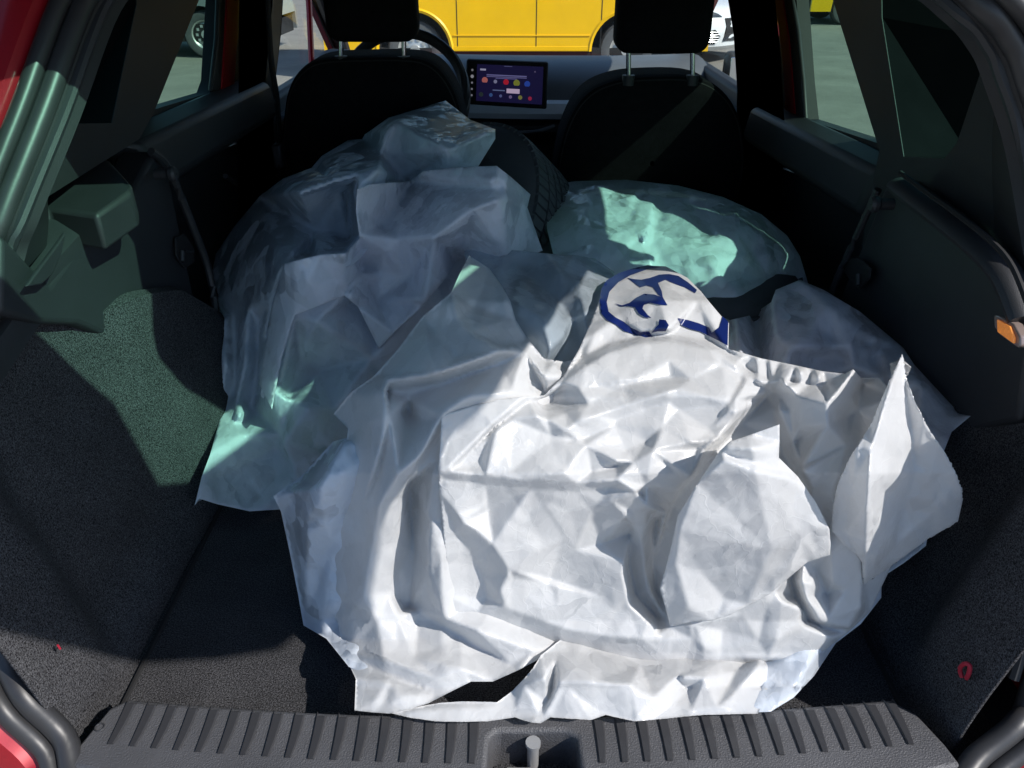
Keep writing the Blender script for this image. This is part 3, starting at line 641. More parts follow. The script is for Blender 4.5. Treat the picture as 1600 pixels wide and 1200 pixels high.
# tailgate opening: seals and red surround
loop = [Vector((-.30, .50, .655)), Vector((-.46, .505, .675)), Z(100, 1152, .708), X(40, 1090, -.543), X(0, 1010, -.577), Vector((-.625, .66, .95)), X(-30, 440, -.62), X(0, 345, -.60), X(66, 180, -.565), X(135, 0, -.53), Vector((-.49, 1.10, 1.455)), Vector((-.40, 1.12, 1.475)), Vector((0, 1.13, 1.48)),
        Vector((.38, 1.0, 1.475)), Vector((.46, .95, 1.46)), X(1536, 10, .502), X(1575, 55, .535), X(1602, 115, .562), Vector((.61, .86, 1.25)), Vector((.632, .68, .98)), X(1612, 1080, .60), X(1590, 1130, .572), X(1530, 1180, .525), Vector((.46, .505, .675)), Vector((.30, .50, .655))]
lp = catmull(loop, 6)
def off(pts, dx, dy, dz):
    out = []
    for p in pts:
        d = Vector((p.x, 0, (p.z-1.05)*.8)); d.normalize(); out.append(p + d*dx + Vector((0, dy, dz)))
    return out
b = MB(); b.tube(lp, .013, 12); b.build('weatherstrip', M['rubber'], car)
b = MB(); b.tube(off(lp, .020, -.012, 0), .011, 12); b.build('weatherstrip', M['rubber'], car)
b = MB(); b.tube(off(lp[24:-24], -.018, .012, 0), .007, 8); b.build('trim_edge', M['plastic'], car)
b = MB(); b.grid([off(lp, .028, -.004, 0), off(lp, .042, -.024, 0), off(lp, .075, -.03, 0), off(lp, .13, -.02, 0), off(lp, .15, .05, 0)]); b.build('rear_surround', M['red'], car)
# inner pillar trim just inside the seals
b = MB(); seg_ = lp[36:66]
b.grid([off(seg_, -.012, .0, 0), off(seg_, -.03, .03, 0), [Vector((-.606, p.y+.12, p.z)) for p in seg_]]); b.build('pillar_inner', M['trim'], car)
seg_ = lp[80:118]
b = MB(); b.grid([off(seg_, -.012, .0, 0), off(seg_, -.03, .03, 0), [Vector((.604, p.y+.12, p.z)) for p in seg_]]); b.build('pillar_inner', M['trim'], car)
# raised tailgate above, unseen; outline and glass opening shaped to cast the shadows
tg = empty('tailgate', (0, 1.0, 1.47), car)
HY, HZ, ANG, LEN, WT, WB, RC = 1.045, 1.452, R(18.5), 1.285, .60, .49, .22
G0, G1, GT, GB = .095, .695, .50, .31
ev = Vector((0, -math.cos(ANG), math.sin(ANG))); nv = Vector((0, math.sin(ANG), math.cos(ANG)))
tgp = lambda u, w_: Vector((u, HY, HZ)) + ev*w_
half = [(.59, 0), (.60, .30), (.605, .60), (.635, .78), (.675, .87), (.73, .93), (.80, .975), (.85, 1.02), (.84, 1.06), (.77, 1.082), (.66, 1.092), (.50, 1.10), (.25, 1.105)]  # lower corners flared to throw shade on the boot floor
outer = half + [(-u, w_) for u, w_ in half[::-1]]
sun_hole = [(-.45, .14), (-.17, .16), (0, .29), (.10, .40), (.20, .43), (.34, .40), (.395, .37), (.40, .285), (.45, .285), (.47, .34), (.47, .50), (.465, .68), (.42, .72), (.30, .655), (.20, .60), (.05, .575), (-.40, .56), (-.46, .50)]  # opening shaped so tinted sun falls only on the wanted patches
b = MB(); holed(b, outer, [sun_hole], tgp, nv*.035); b.build('tailgate_panel', M['red'], tg)
b = MB(); holed(b, outer, [sun_hole], lambda u, w_: tgp(u*.985, w_*.99) - nv*.012, nv*.01); b.build('tailgate_trim', M['trim'], tg)
b = MB(); b.prism([tgp(u*1.02, w_) + nv*.02 for u, w_ in [(-.47, .12), (.47, .12), (.49, .40), (.47, .68), (.40, .73), (-.40, .73), (-.47, .68), (-.49, .4)]], nv*.004); b.build('rear_window', M['rear'], tg)
b = MB(); b.tube([tgp(.02, .74)+nv*.05, tgp(-.27, .62)+nv*.05], .008, 8); b.build('rear_wiper', M['plastic'], tg)

# ------------------------------------------------------------------ plastic bags
class Field:
    def __init__(s, x0, y0, x1, y1, res=1.6):
        s.x0, s.y0, s.res = x0-20, y0-20, res; s.w = int((x1-x0+40)/res)+2; s.h = int((y1-y0+40)/res)+2
        s.g = np.full((s.h, s.w), np.nan)
    def raster(s, P, T, val):
        for t in T:
            a, b_, c_ = P[t[0]], P[t[1]], P[t[2]]; va, vb, vc = val[t[0]], val[t[1]], val[t[2]]
            xs = [a[0], b_[0], c_[0]]; ys = [a[1], b_[1], c_[1]]
            i0 = max(0, int((min(xs)-s.x0)/s.res)); i1 = min(s.w-1, int((max(xs)-s.x0)/s.res)+1)
            j0 = max(0, int((min(ys)-s.y0)/s.res)); j1 = min(s.h-1, int((max(ys)-s.y0)/s.res)+1)
            if i1 < i0 or j1 < j0: continue
            X_, Y_ = np.meshgrid(s.x0+np.arange(i0, i1+1)*s.res, s.y0+np.arange(j0, j1+1)*s.res)
            D = (b_[1]-c_[1])*(a[0]-c_[0])+(c_[0]-b_[0])*(a[1]-c_[1])
            if abs(D) < 1e-9: continue
            l1 = ((b_[1]-c_[1])*(X_-c_[0])+(c_[0]-b_[0])*(Y_-c_[1]))/D; l2 = ((c_[1]-a[1])*(X_-c_[0])+(a[0]-c_[0])*(Y_-c_[1]))/D; l3 = 1-l1-l2
            m = (l1 >= -.01) & (l2 >= -.01) & (l3 >= -.01); v = l1*va+l2*vb+l3*vc
            sub = s.g[j0:j1+1, i0:i1+1]; sub[m] = v[m]
    def blur(s, r, it=2):
        w = (~np.isnan(s.g)).astype(float); g_ = np.where(w > 0, s.g, 0)
        for _ in range(it):
            for ax in (0, 1):
                g_ = sum(np.roll(g_, k, ax) for k in range(-r, r+1)); w = sum(np.roll(w, k, ax) for k in range(-r, r+1))
        s.g = np.where(w > 1e-6, g_/np.maximum(w, 1e-9), np.nan)
        return s
    def fill(s, it=12):
        for _ in range(it):
            n = np.isnan(s.g)
            if not n.any(): break
            acc = np.zeros_like(s.g); cn = np.zeros_like(s.g)
            for dx, dy in ((1, 0), (-1, 0), (0, 1), (0, -1)):
                r_ = np.roll(s.g, (dy, dx), (0, 1)); ok = ~np.isnan(r_); acc[ok] += r_[ok]; cn[ok] += 1
            k = n & (cn > 0); s.g[k] = acc[k]/cn[k]
        return s
    def at(s, P):
        P = np.asarray(P, float); fx_ = np.clip((P[:, 0]-s.x0)/s.res, 0, s.w-1.001); fy_ = np.clip((P[:, 1]-s.y0)/s.res, 0, s.h-1.001)
        i, j = fx_.astype(int), fy_.astype(int); a, b_ = fx_-i, fy_-j
        return (s.g[j, i]*(1-a)*(1-b_) + s.g[j, i+1]*a*(1-b_) + s.g[j+1, i]*(1-a)*b_ + s.g[j+1, i+1]*a*b_)
def facet_noise(box, sp, amp, rng, stretch=1.0, ang=0.0):
    """piecewise flat crumple: random heights on a random triangulation"""
    x0, y0, x1, y1 = box; P = []
    ca, sa = math.cos(ang), math.sin(ang); cx, cy = (x0+x1)/2, (y0+y1)/2; Rr = math.hypot(x1-x0, y1-y0)/2 + sp*2
    for u in np.arange(-Rr, Rr, sp*stretch):
        for v in np.arange(-Rr, Rr, sp):
            uu = u + rng.uniform(-.48, .48)*sp*stretch; vv = v + rng.uniform(-.48, .48)*sp
            x, y = cx+uu*ca-vv*sa, cy+uu*sa+vv*ca
            if x0-sp*2 < x < x1+sp*2 and y0-sp*2 < y < y1+sp*2: P.append((x, y))
    v, e, T = delaunay_2d_cdt([Vector(p) for p in P], [], [], 0, 1e-4)[:3]
    val = rng.normal(0, 1, len(v)); val = np.sign(val)*np.abs(val)**1.2*amp
    f_ = Field(x0, y0, x1, y1); f_.raster([tuple(p) for p in v], T, val); return f_
def dens(poly, step, closed=True):
    out = []; n = len(poly)
    for i in range(n if closed else n-1):
        a, b_ = poly[i], poly[(i+1) % n]; L_ = math.hypot(b_[0]-a[0], b_[1]-a[1]); k = max(1, int(L_/step))
        out += [(a[0]+(b_[0]-a[0])*t/k, a[1]+(b_[1]-a[1])*t/k) for t in range(k)]
    if not closed: out.append(tuple(poly[-1][:2]))
    return out
class Sheet:
    """a film of plastic: fold lines are given where they lie (pixel pair picks the spot, height above ground the level)"""
    def __init__(s, base, outline, creases=(), pts=(), amp=1.0, noise=((70, .010, 1.6), (30, .0040, 1.3), (13, .0010, 1.0)), seed=1, step=5, blur=2, lift=0.0, zmin=.655, jag=0):
        s.base, s.step, s.zmin = base, step, zmin; rng = np.random.default_rng(seed); s.rng = rng
        s.outline = [(p[0], p[1]) for p in outline]
        V = []; val = []; E = []
        def addp(p): V.append(Vector((p[0], p[1]))); val.append((p[2] if len(p) > 2 else 0)*amp + lift); return len(V)-1
        ids = [addp(p) for p in outline]; E += [(ids[i], ids[(i+1) % len(ids)]) for i in range(len(ids))]
        for c_ in creases:
            ids = [addp(p) for p in c_]; E += [(ids[i], ids[i+1]) for i in range(len(ids)-1)]
        for p in pts: addp(p)
        v, e, T, ov, oe, of = delaunay_2d_cdt(V, E, [], 0, 1e-3)
        vv = []
        for k, src in enumerate(ov):
            if src: vv.append(val[src[0]])
            else:
                d = sorted(((V[i]-v[k]).length, i) for i in range(len(V)))[:2]; vv.append((val[d[0][1]]*d[1][0]+val[d[1][1]]*d[0][0])/(d[0][0]+d[1][0]+1e-9))
        P = [tuple(p) for p in v]; cen = [((P[t[0]][0]+P[t[1]][0]+P[t[2]][0])/3, (P[t[0]][1]+P[t[1]][1]+P[t[2]][1])/3) for t in T]
        ok = inside(cen, s.outline); xs = [p[0] for p in s.outline]; ys = [p[1] for p in s.outline]; s.box = (min(xs), min(ys), max(xs), max(ys))
        s.f = Field(*s.box); s.f.raster(P, [t for t, k in zip(T, ok) if k], vv); s.f.blur(1, blur).fill(14)
        s.n = []
        for sp, amp, stv in noise:
            a = rng.uniform(0, math.pi); f_ = facet_noise(s.box, sp, amp, rng, stv, a).blur(1, 1 if sp > 20 else 1).fill(4); s.n.append(f_)
        s.jag = jag
    def z(s, P):
        P = np.asarray(P, float); z_ = s.base(P[:, 0], P[:, 1]) + np.nan_to_num(s.f.at(P))
        for f_ in s.n: z_ = z_ + np.nan_to_num(f_.at(P))
        zm = s.zmin(P[:, 0], P[:, 1]) if callable(s.zmin) else s.zmin
        d = z_ - zm; return zm + np.where(d > .02, d, .02*np.exp(np.minimum((d-.02)/.02, 0)))
    def world(s, P, dz=0, toward=0):
        P = np.asarray(P, float); zz = s.z(P) + dz; u = (P[:, 0]-800)/F; v = (P[:, 1]-600)/F
        r = np.stack([u, cp-v*sp_, -(sp_+v*cp)], 1); t = (zz-CAM_H)/r[:, 2]; t = t - toward
        return r*t[:, None] + np.array([0, 0, CAM_H])
    def build(s, name, m, parent, skirt=True, poly=None, step=None, toward=0, sag=.10, thick=0):
        step = step or s.step; poly = poly or s.outline; ol = dens(poly, step*(.7 if s.jag else 1)); rng = s.rng
        n = len(ol)
        if s.jag: ol = [(p[0]+rng.uniform(-1, 1)*s.jag, p[1]+rng.uniform(-1, 1)*s.jag) for p in ol]
        x0, y0, x1, y1 = min(p[0] for p in poly), min(p[1] for p in poly), max(p[0] for p in poly), max(p[1] for p in poly)
        X_, Y_ = np.meshgrid(np.arange(x0, x1, step), np.arange(y0, y1, step)); X_ = X_ + (np.arange(X_.shape[0]) % 2)[:, None]*step*.5
        G = np.stack([X_.ravel(), Y_.ravel()], 1) + rng.uniform(-.15, .15, (X_.size, 2))*step
        G = G[inside(G, poly)]; A = np.array(ol)
        keep = np.ones(len(G), bool)
        for i in range(0, len(G), 4000):
            d = np.min((G[i:i+4000, None, 0]-A[None, :, 0])**2 + (G[i:i+4000, None, 1]-A[None, :, 1])**2, 1); keep[i:i+4000] = d > (step*.55)**2
        G = G[keep]; ALL = [Vector(p) for p in ol] + [Vector(p) for p in G]
        v, e, T = delaunay_2d_cdt(ALL, [(i, (i+1) % n) for i in range(n)], [], 0, 1e-4)[:3]
        P = np.array([tuple(p) for p in v]); T = np.array(T); cen = P[T].mean(1); T = T[inside(cen, poly)]
        W_ = s.world(P, 0, toward); Vv = [tuple(p) for p in W_]; Fc = [tuple(int(i) for i in t[::-1]) for t in T]
        if skirt:
            area = sum(ol[i][0]*ol[(i+1) % n][1]-ol[(i+1) % n][0]*ol[i][1] for i in range(n)); sg_ = 1 if area > 0 else -1
            A2 = np.array(ol); tn = np.roll(A2, -3, 0)-np.roll(A2, 3, 0); tn /= np.maximum(np.linalg.norm(tn, axis=1), 1e-6)[:, None]; nn = np.stack([-tn[:, 1], tn[:, 0]], 1)*sg_
            for _ in range(6): nn = (nn+np.roll(nn, 1, 0)+np.roll(nn, -1, 0))/3
            idx = [None]*n
            look = {(round(P[i][0], 2), round(P[i][1], 2)): i for i in range(len(P))}
            for i, p in enumerate(ol): idx[i] = look.get((round(p[0], 2), round(p[1], 2)))
            prev = idx
            for ins, dz_ in ((3, -.012), (9, -.035), (22, -sag)):
                Q = A2 + nn*ins; z0 = s.z(A2)+dz_; z0 = np.maximum(z0, (FLOOR+.004)); u = (Q[:, 0]-800)/F; vv = (Q[:, 1]-600)/F; r = np.stack([u, cp-vv*sp_, -(sp_+vv*cp)], 1); t = (z0-CAM_H)/r[:, 2]
                Wq = r*t[:, None]+np.array([0, 0, CAM_H]); b0 = len(Vv); Vv += [tuple(p) for p in Wq]; cur = [b0+i for i in range(n)]
                for i in range(n):
                    j = (i+1) % n
                    if None in (prev[i], prev[j]): continue
                    Fc.append((prev[i], prev[j], cur[j], cur[i]))
                prev = cur
        me = bpy.data.meshes.new(name); me.from_pydata(Vv, [], Fc); me.materials.append(m); me.polygons.foreach_set('use_smooth', [True]*len(me.polygons)); me.update()
        o = bpy.data.objects.new(name, me); return put(o, parent)
def lerp(xs, ys): xs = np.array(xs, float); ys = np.array(ys, float); return lambda v: np.interp(v, xs, ys)

pf = lerp([380, 400, 470, 560, 620, 740, 850, 970, 1020, 1075, 1130], [1.035, 1.04, 1.06, 1.04, 1.025, .965, .865, .755, .725, .708, .714])
def zfront(x, y): return pf(y) - .0004*np.maximum(0, 690-x) * np.interp(y, [380, 600, 1000, 1060], [.45, .8, 1, 0])
floor_or_sill = lambda x, y: np.where(y > 1075, SZ+.006, .650)

BG = 'plastic bags pulled over the tyres in the boot'
# left bag over the leaning tyre
pa = lerp([150, 280, 400, 560, 700, 800], [1.17, 1.10, .99, .86, .74, .665])
def zleft(x, y): return pa(y) - .0005*np.maximum(0, 460-x)*np.interp(y, [380, 700], [1, .2]) - .0006*np.maximum(0, x-790)
bagA = empty('plastic_bag', (-.3, 1.3, FLOOR)); tag(bagA, 'thin white plastic bag slumped over the leaning tyre at the left, mostly in bluish shade', 'plastic bag', BG)
sA = Sheet(zleft, [(696,157,0),(735,187,.01),(774,202,.02),(774,217,.02),(746,262,.0),(776,261,.03),(799,277,.02),(829,304,.0),(823,322,.0),(847,390,-.02),(852,425,-.04),(800,520,-.03),(720,560,-.03),(620,620,-.03),(560,680,-.02),(520,720,-.02),(470,760,-.01),(439,796,0),(390,799,.02),(340,788,.04),(311,779,.055),(304,790,.055),(315,745,.05),(328,711,.04),(349,636,0),(337,576,-.01),(339,525,0),(341,461,-.02),(330,431,-.03),(337,397,-.03),(364,356,-.03),(405,307,-.03),(442,279,-.03),(487,262,-.03),(502,244,-.02),(544,219,-.02),(566,217,-.02),(570,210,-.01),(607,184,.0)],
    creases=[[(628,277,-.02),(700,235,.035),(765,205,.03)], [(641,285,-.03),(700,272,.01),(770,263,.035)], [(641,285,-.03),(690,310,.01),(739,326,.035),(820,306,.01)], [(739,326,.035),(724,390,.0)], [(780,312,.035),(790,395,.02)], [(760,330,-.005),(765,400,-.01)],
             [(641,285,-.03),(577,289,.03),(559,296,.035),(562,367,.025),(590,385,.0)], [(562,367,.025),(620,372,.02),(679,371,.03),(722,405,-.01)], [(545,300,-.02),(546,372,-.03)], [(641,285,-.03),(600,340,.0)],
             [(679,371,.03),(664,472,.015),(581,559,-.01)], [(566,422,-.025),(620,425,.0)], [(444,412,.035),(500,402,.04),(540,397,.045),(566,430,.015),(540,461,.03),(461,491,.03),(438,600,.02)], [(444,412,.035),(425,470,.02),(410,540,.01)],
             [(495,502,.035),(500,580,-.025),(520,640,.01)], [(461,491,.03),(495,502,.035),(540,461,.03)], [(469,300,.03),(491,360,-.02),(480,395,-.025)], [(469,300,.03),(520,283,.03),(590,265,.035),(607,205,.02)], [(530,300,.0),(600,240,.0),(620,190,.02)],
             [(352,500,.008),(350,560,.010),(345,640,.01)], [(366,490,-.006),(368,600,-.008)], [(388,480,.010),(384,560,.012),(365,660,.01)], [(404,500,-.008),(400,590,-.010)], [(430,612,.03),(395,640,-.015),(380,660,.0)], [(430,612,.03),(460,625,.02),(445,690,.02)], [(376,680,.015),(430,700,-.01),(440,680,.01)], [(375,620,.0),(372,650,.02),(328,711,.01)], [(560,470,.0),(600,500,-.02),(640,440,.0)],
             [(480,640,.03),(520,700,.0)], [(350,745,.02),(430,770,.0)], [(440,480,-.01),(470,560,.0),(450,620,.0)]],
    noise=((85, .006, 2.0), (38, .0030, 1.8), (17, .0008, 1.4)), seed=11, step=4, blur=1, amp=1.45)
sA.build('bag_film', M['film_thin_shade'], bagA, sag=.12)
# the loose upper flap hanging over the first layer
fA = Sheet(zleft, [(641,283,.0),(660,268,.02),(700,262,.03),(776,259,.055),(799,277,.05),(829,304,.04),(824,324,.03),(848,392,.02),(800,408,.03),(760,402,.03),(716,404,.0),(700,430,.03),(664,474,.03),(615,520,.02),(592,545,.0),(560,480,.03),(538,462,.04),(461,492,.05),(440,560,.04),(425,640,.03),(405,600,.02),(425,480,.04),(444,412,.06),(500,398,.065),(540,396,.07),(562,372,.05),(556,330,.055),(558,296,.06),(577,288,.05)],
    creases=[[(641,283,0),(739,326,.06),(824,308,.04)], [(739,326,.06),(724,392,.02)], [(780,312,.06),(792,398,.04)], [(562,367,.055),(620,372,.04),(679,371,.06),(720,400,.01)], [(641,283,0),(600,350,.02)], [(540,396,.07),(566,430,.03),(545,461,.05)], [(679,371,.06),(664,472,.04)], [(566,422,.01),(640,430,.02)], [(641,283,0),(720,290,.03),(790,296,.05)], [(600,390,.04),(590,470,.01)]],
    noise=((75, .006, 2.0), (34, .0028, 1.7), (15, .0007, 1.4)), seed=12, step=4, blur=1, amp=1.2)
fA.build('bag_flap', M['film_mid_shade'], bagA, sag=.03)

nA = Vector((-.60, -.40, .69)).normalized()
cA = Z(654, 368, .915) - nA*.10
wheel('car_tyre', 'tyre leaning at the left, its bare black tread showing beside the bag', frame_from(cA, nA), .318, .20)

# rear right bag over a tyre lying flat
pb = lerp([270, 285, 330, 400, 490], [1.00, 1.02, 1.025, 1.01, .96])
def zrear(x, y): return pb(y) - .00025*np.maximum(0, x-1150)
bagB = empty('plastic_bag', (.3, 1.4, .78)); tag(bagB, 'thin plastic bag over the flat tyre at the back, top lit pale green', 'plastic bag', BG)
sB = Sheet(zrear, [(850,300,-.05),(862,289,-.02),(900,283,-.005),(980,281,0),(1060,290,0),(1130,308,0),(1190,335,-.01),(1230,368,-.02),(1250,400,-.03),(1262,440,-.05),(1264,485,-.08),(1220,500,-.08),(1150,510,-.06),(1100,500,-.05),(1040,460,-.03),(900,430,-.02),(870,420,-.03),(855,360,-.05)],
    creases=[[(920,300,.01),(1000,297,.012),(1080,310,.012),(1150,335,.01),(1205,375,.0)], [(915,330,.0),(980,345,-.012),(1010,372,.008)], [(1000,315,.0),(990,355,.006)], [(1110,330,.0),(1100,380,-.01)], [(1020,372,-.02),(1100,385,-.008),(1180,400,-.02)], [(930,375,.0),(1005,385,-.01)], [(1040,420,-.03),(1110,410,.0),(1200,440,-.03)], [(1150,360,.01),(1165,400,-.01)], [(1060,440,-.03),(1150,455,-.01)]] + [[(960+i*21, 287+max(0,i-4)**1.6*1.6, -.001 if i%2 else .003), (962+i*20, 312+max(0,i-4)**1.6*1.6, .004 if i%2 else -.004)] for i in range(12)],
    noise=((52, .0014, 2.0), (24, .0014, 1.8), (12, .0008, 1.4)), seed=21, step=4, blur=1, zmin=.80, amp=.6)
sB.build('bag_film', M['film_thin_shade'], bagB, sag=.16)
wheel('car_tyre', 'tyre lying flat at the back right, showing dimly through its bag', frame_from(Vector((.27, 1.42, .86)), (0, 0, 1)), .285, .20)

# right bag, bluish shade, behind the front one
bagD = empty('plastic_bag', (.45, 1.0, .70)); tag(bagD, 'plastic bag in deep blue shade against the right wall, ending in a pointed corner', 'plastic bag', BG)
pd = lerp([430, 480, 560, 650, 710], [.985, .98, .96, .945, .93])
sD = Sheet(lambda x, y: pd(y), [(1090,480,-.04),(1140,500,-.02),(1175,492,-.04),(1205,472,.0),(1212,453,.01),(1250,437,.02),(1287,453,.015),(1344,487,.0),(1412,544,-.01),(1428,569,-.005),(1462,606,0),(1500,647,.0),(1517,650,.01),(1487,675,.0),(1472,712,.0),(1430,700,-.03),(1380,640,-.05),(1330,610,-.05),(1260,600,-.03),(1180,585,-.02),(1120,560,-.03),(1100,520,-.04)],
    creases=[[(1212,453,.01),(1210,520,.015),(1208,580,.0)], [(1190,480,-.04),(1192,570,-.03)], [(1250,437,.02),(1285,470,.03),(1350,520,.02),(1400,570,.0)], [(1270,515,.02),(1235,545,.03),(1225,590,.0)], [(1235,545,.03),(1330,540,.02)], [(1330,535,.02),(1375,545,-.005),(1390,590,.0)], [(1270,560,-.015),(1330,572,.0),(1380,590,-.02)], [(1412,544,.0),(1440,600,.015),(1450,680,.0)], [(1440,660,.01),(1480,650,.005),(1515,651,.01)], [(1150,500,.0),(1160,560,.015)]],
    noise=((60, .007, 1.6), (27, .0035, 1.4), (13, .0010, 1.2)), seed=31, step=5)
sD.build('bag_film', M['film_mid_shade'], bagD, sag=.2)

# front bag: big, white, sunlit
bagC = empty('plastic_bag', (.15, .85, FLOOR)); tag(bagC, 'large crumpled white plastic bag in bright sun at the front, with a navy round emblem', 'plastic bag', BG)
sE = Sheet(zfront, [(427,775,.01),(439,800,.0),(452,860,-.005),(465,925,-.005),(474,977,-.005),(510,998,.0),(545,1042,0),(590,1060,0),(590,900,.0),(590,700,.0),(556,680,-.02),(520,690,-.03),(470,745,-.02)],
    creases=[[(427,775,.01),(500,760,.05),(540,690,.02)], [(480,810,.04),(478,960,.01)], [(500,780,.05),(520,850,.015),(505,960,.02)], [(455,780,.02),(480,810,.04)]], noise=((60, .006, 1.4), (28, .0032, 1.3), (14, .001, 1.1)), seed=41)
sE.build('bag_film', M['film_thin_shade'], bagC, sag=.04)
sG = Sheet(zfront, [(1455,800,-.04),(1447,853,-.05),(1412,880,-.05),(1378,902,-.04),(1377,934,-.03),(1345,975,-.02),(1306,1005,-.02),(1272,1056,-.02),(1240,1090,-.01),(1204,1112,.0),(1150,1115,.0),(1140,1000,-.06),(1300,880,-.10),(1380,820,-.09)],
    creases=[[(1330,940,-.02),(1290,1000,.0),(1235,1080,.0)], [(1377,910,-.02),(1340,930,-.01)], [(1200,1040,.0),(1180,1105,.01)]], noise=((60, .006, 1.6), (28, .0032, 1.3), (14, .001, 1.1)), seed=42, zmin=floor_or_sill)
sG.build('bag_film', M['film_thin_shade'], bagC, sag=.04)
sL = Sheet(zfront, [(585,587,.02),(547,614,.01),(521,647,.0),(544,670,.01),(536,720,.01),(526,770,.01),(516,812,.01),(509,845,.01),(504,876,.01),(509,910,.01),(516,947,.0),(528,975,.0),(534,1016,0),(549,1046,0),(556,1061,.0),(555,1085,0),(554,1110,0),(580,1113,0),(609,1115,0),(640,1108,0),(669,1099,.005),(700,1083,.01),(736,1065,.015),(770,1065,.02),(810,1047,.02),(850,1026,.0),(900,1000,-.04),(800,900,-.06),(800,760,-.05),(820,680,-.03),(860,640,-.03),(905,590,-.02),(915,560,-.01),(880,565,-.01),(850,560,-.01),(825,530,.0),(806,500,.005),(797,470,.02),(785,448,.028),(765,420,.035),(733,399,.045),(718,428,.04),(705,457,.035),(660,495,.02),(620,548,.02)],
    creases=[[(585,587,.02),(602,612,.045),(597,700,.045),(565,800,.03),(520,815,.015)], [(610,592,.045),(609,650,.04),(590,740,.02)], [(585,587,.03),(680,583,.05),(780,548,.045),(830,530,.02)], [(605,612,-.01),(690,600,-.01),(780,568,.0)],
             [(640,640,-.025),(640,760,-.035),(645,860,-.035),(640,950,-.03)], [(690,649,.02),(655,712,.035),(622,740,.045),(592,790,.055),(580,860,.05),(569,930,.045)], [(685,680,.0),(640,750,.01),(626,780,.020),(619,850,.015),(607,925,.012),(620,960,.02),(648,1027,.015)],
             [(569,930,.045),(560,942,.04),(543,965,.02),(548,1012,.0)], [(569,930,.045),(590,970,.035),(622,1010,.02),(648,1027,.02)], [(535,1016,.0),(600,1030,.025),(680,1060,.02),(736,1066,.02)], [(648,1027,.015),(720,1045,.03),(770,1064,.02)], [(556,1030,-.0),(600,1052,.0),(680,1085,.005)],
             [(668,800,.01),(672,900,.0),(652,945,-.03)], [(682,720,.0),(690,870,.0),(697,966,.01),(745,985,.03),(835,1018,.02)], [(655,955,-.02),(720,995,-.01),(800,1040,.01)],
             [(733,399,.045),(765,430,.03),(783,452,.028),(790,497,.01),(820,550,.01),(852,615,-.02)], [(709,472,.04),(715,500,.035),(712,560,.03)], [(783,455,.025),(740,480,.01),(709,472,.04)], [(733,520,.035),(790,540,.01)],
             [(868,566,.0),(850,590,.01),(848,610,-.02)],
             [(700,640,.02),(730,620,.02),(800,610,.01)], [(640,620,-.005),(660,660,.0)], [(700,690,-.01),(690,649,.02)], [(585,1095,.01),(640,1085,.015)], [(605,1068,.012),(602,1100,.004)]],
    noise=((90, .0045, 2.0), (36, .0016, 1.8), (16, .0005, 1.4)), seed=43, step=4, blur=1, amp=.85, zmin=floor_or_sill)
sL.build('bag_film', M['film'], bagC, sag=.03)
sT = Sheet(zfront, [(725,392,-.02),(750,389,.0),(780,389,-.01),(825,393,.005),(855,396,.01),(878,398,.0),(896,398,.005),(930,404,-.01),(960,425,-.02),(950,500,-.03),(925,560,-.04),(880,610,-.05),(840,600,-.05),(780,520,-.03),(740,460,-.03)],
    creases=[[(855,397,.01),(820,425,-.02),(775,440,-.01)], [(855,397,.01),(880,430,.005),(870,470,-.02)], [(896,399,.005),(905,440,.0),(895,500,-.02),(870,560,-.03)], [(780,405,-.01),(760,430,-.02)], [(800,470,.0),(850,500,.01),(885,520,-.01)], [(820,520,-.01),(860,545,.0)], [(930,430,-.01),(915,500,-.01)]],
    noise=((60, .005, 1.8), (28, .0028, 1.6), (14, .0008, 1.3)), seed=48, step=4, blur=1)
sT.build('bag_film', M['film_clear'], bagC, sag=.05)
sH = Sheet(zfront, [(609,1114,.0),(639,1121,0),(680,1127,.0),(720,1128,0),(762,1127,.0),(804,1121,.0),(830,1129,.005),(845,1130,.0),(860,1121,.0),(924,1125,.01),(946,1117,.01),(991,1127,.005),(1017,1125,.0),(1077,1119,.005),(1100,1117,0),(1184,1115,0),(1205,1075,.0),(1215,1040,-.02),(1190,1010,-.04),(1100,990,-.05),(1000,975,-.06),(900,980,-.04),(845,1024,.02),(832,1045,.03),(822,1057,.03),(800,1080,.02),(777,1097,.01),(725,1096,.006),(690,1098,.006),(665,1102,.0)],
    creases=[[(845,1024,.02),(852,1060,.055),(818,1070,.04)], [(852,1060,.055),(855,1100,-.0),(845,1118,.0)], [(868,1030,.02),(858,1095,.0)], [(873,1066,.045),(925,1066,.055),(985,1070,.055),(1020,1090,.035),(1030,1100,.02),(995,1124,.01)], [(873,1066,.045),(850,1112,.01)], [(885,1072,.04),(930,1108,.015)], [(777,1097,.01),(806,1118,.0)], [(1065,1058,.03),(1075,1080,.0),(1050,1100,.01)], [(1000,1040,.0),(1060,1056,.02),(1120,1035,.0)], [(1100,1060,.03),(1080,1110,.01)], [(1150,1050,.0),(1120,1105,.015)], [(1185,1040,.02),(1140,1090,.02)], [(650,1110,.012),(725,1106,.014),(775,1104,.01)]],
    noise=((60, .0025, 1.8), (28, .0012, 1.6), (14, .0004, 1.3)), seed=44, step=3.5, blur=1, amp=.8, jag=.3, zmin=floor_or_sill)
sH.build('bag_hem', M['film'], bagC, sag=.02)
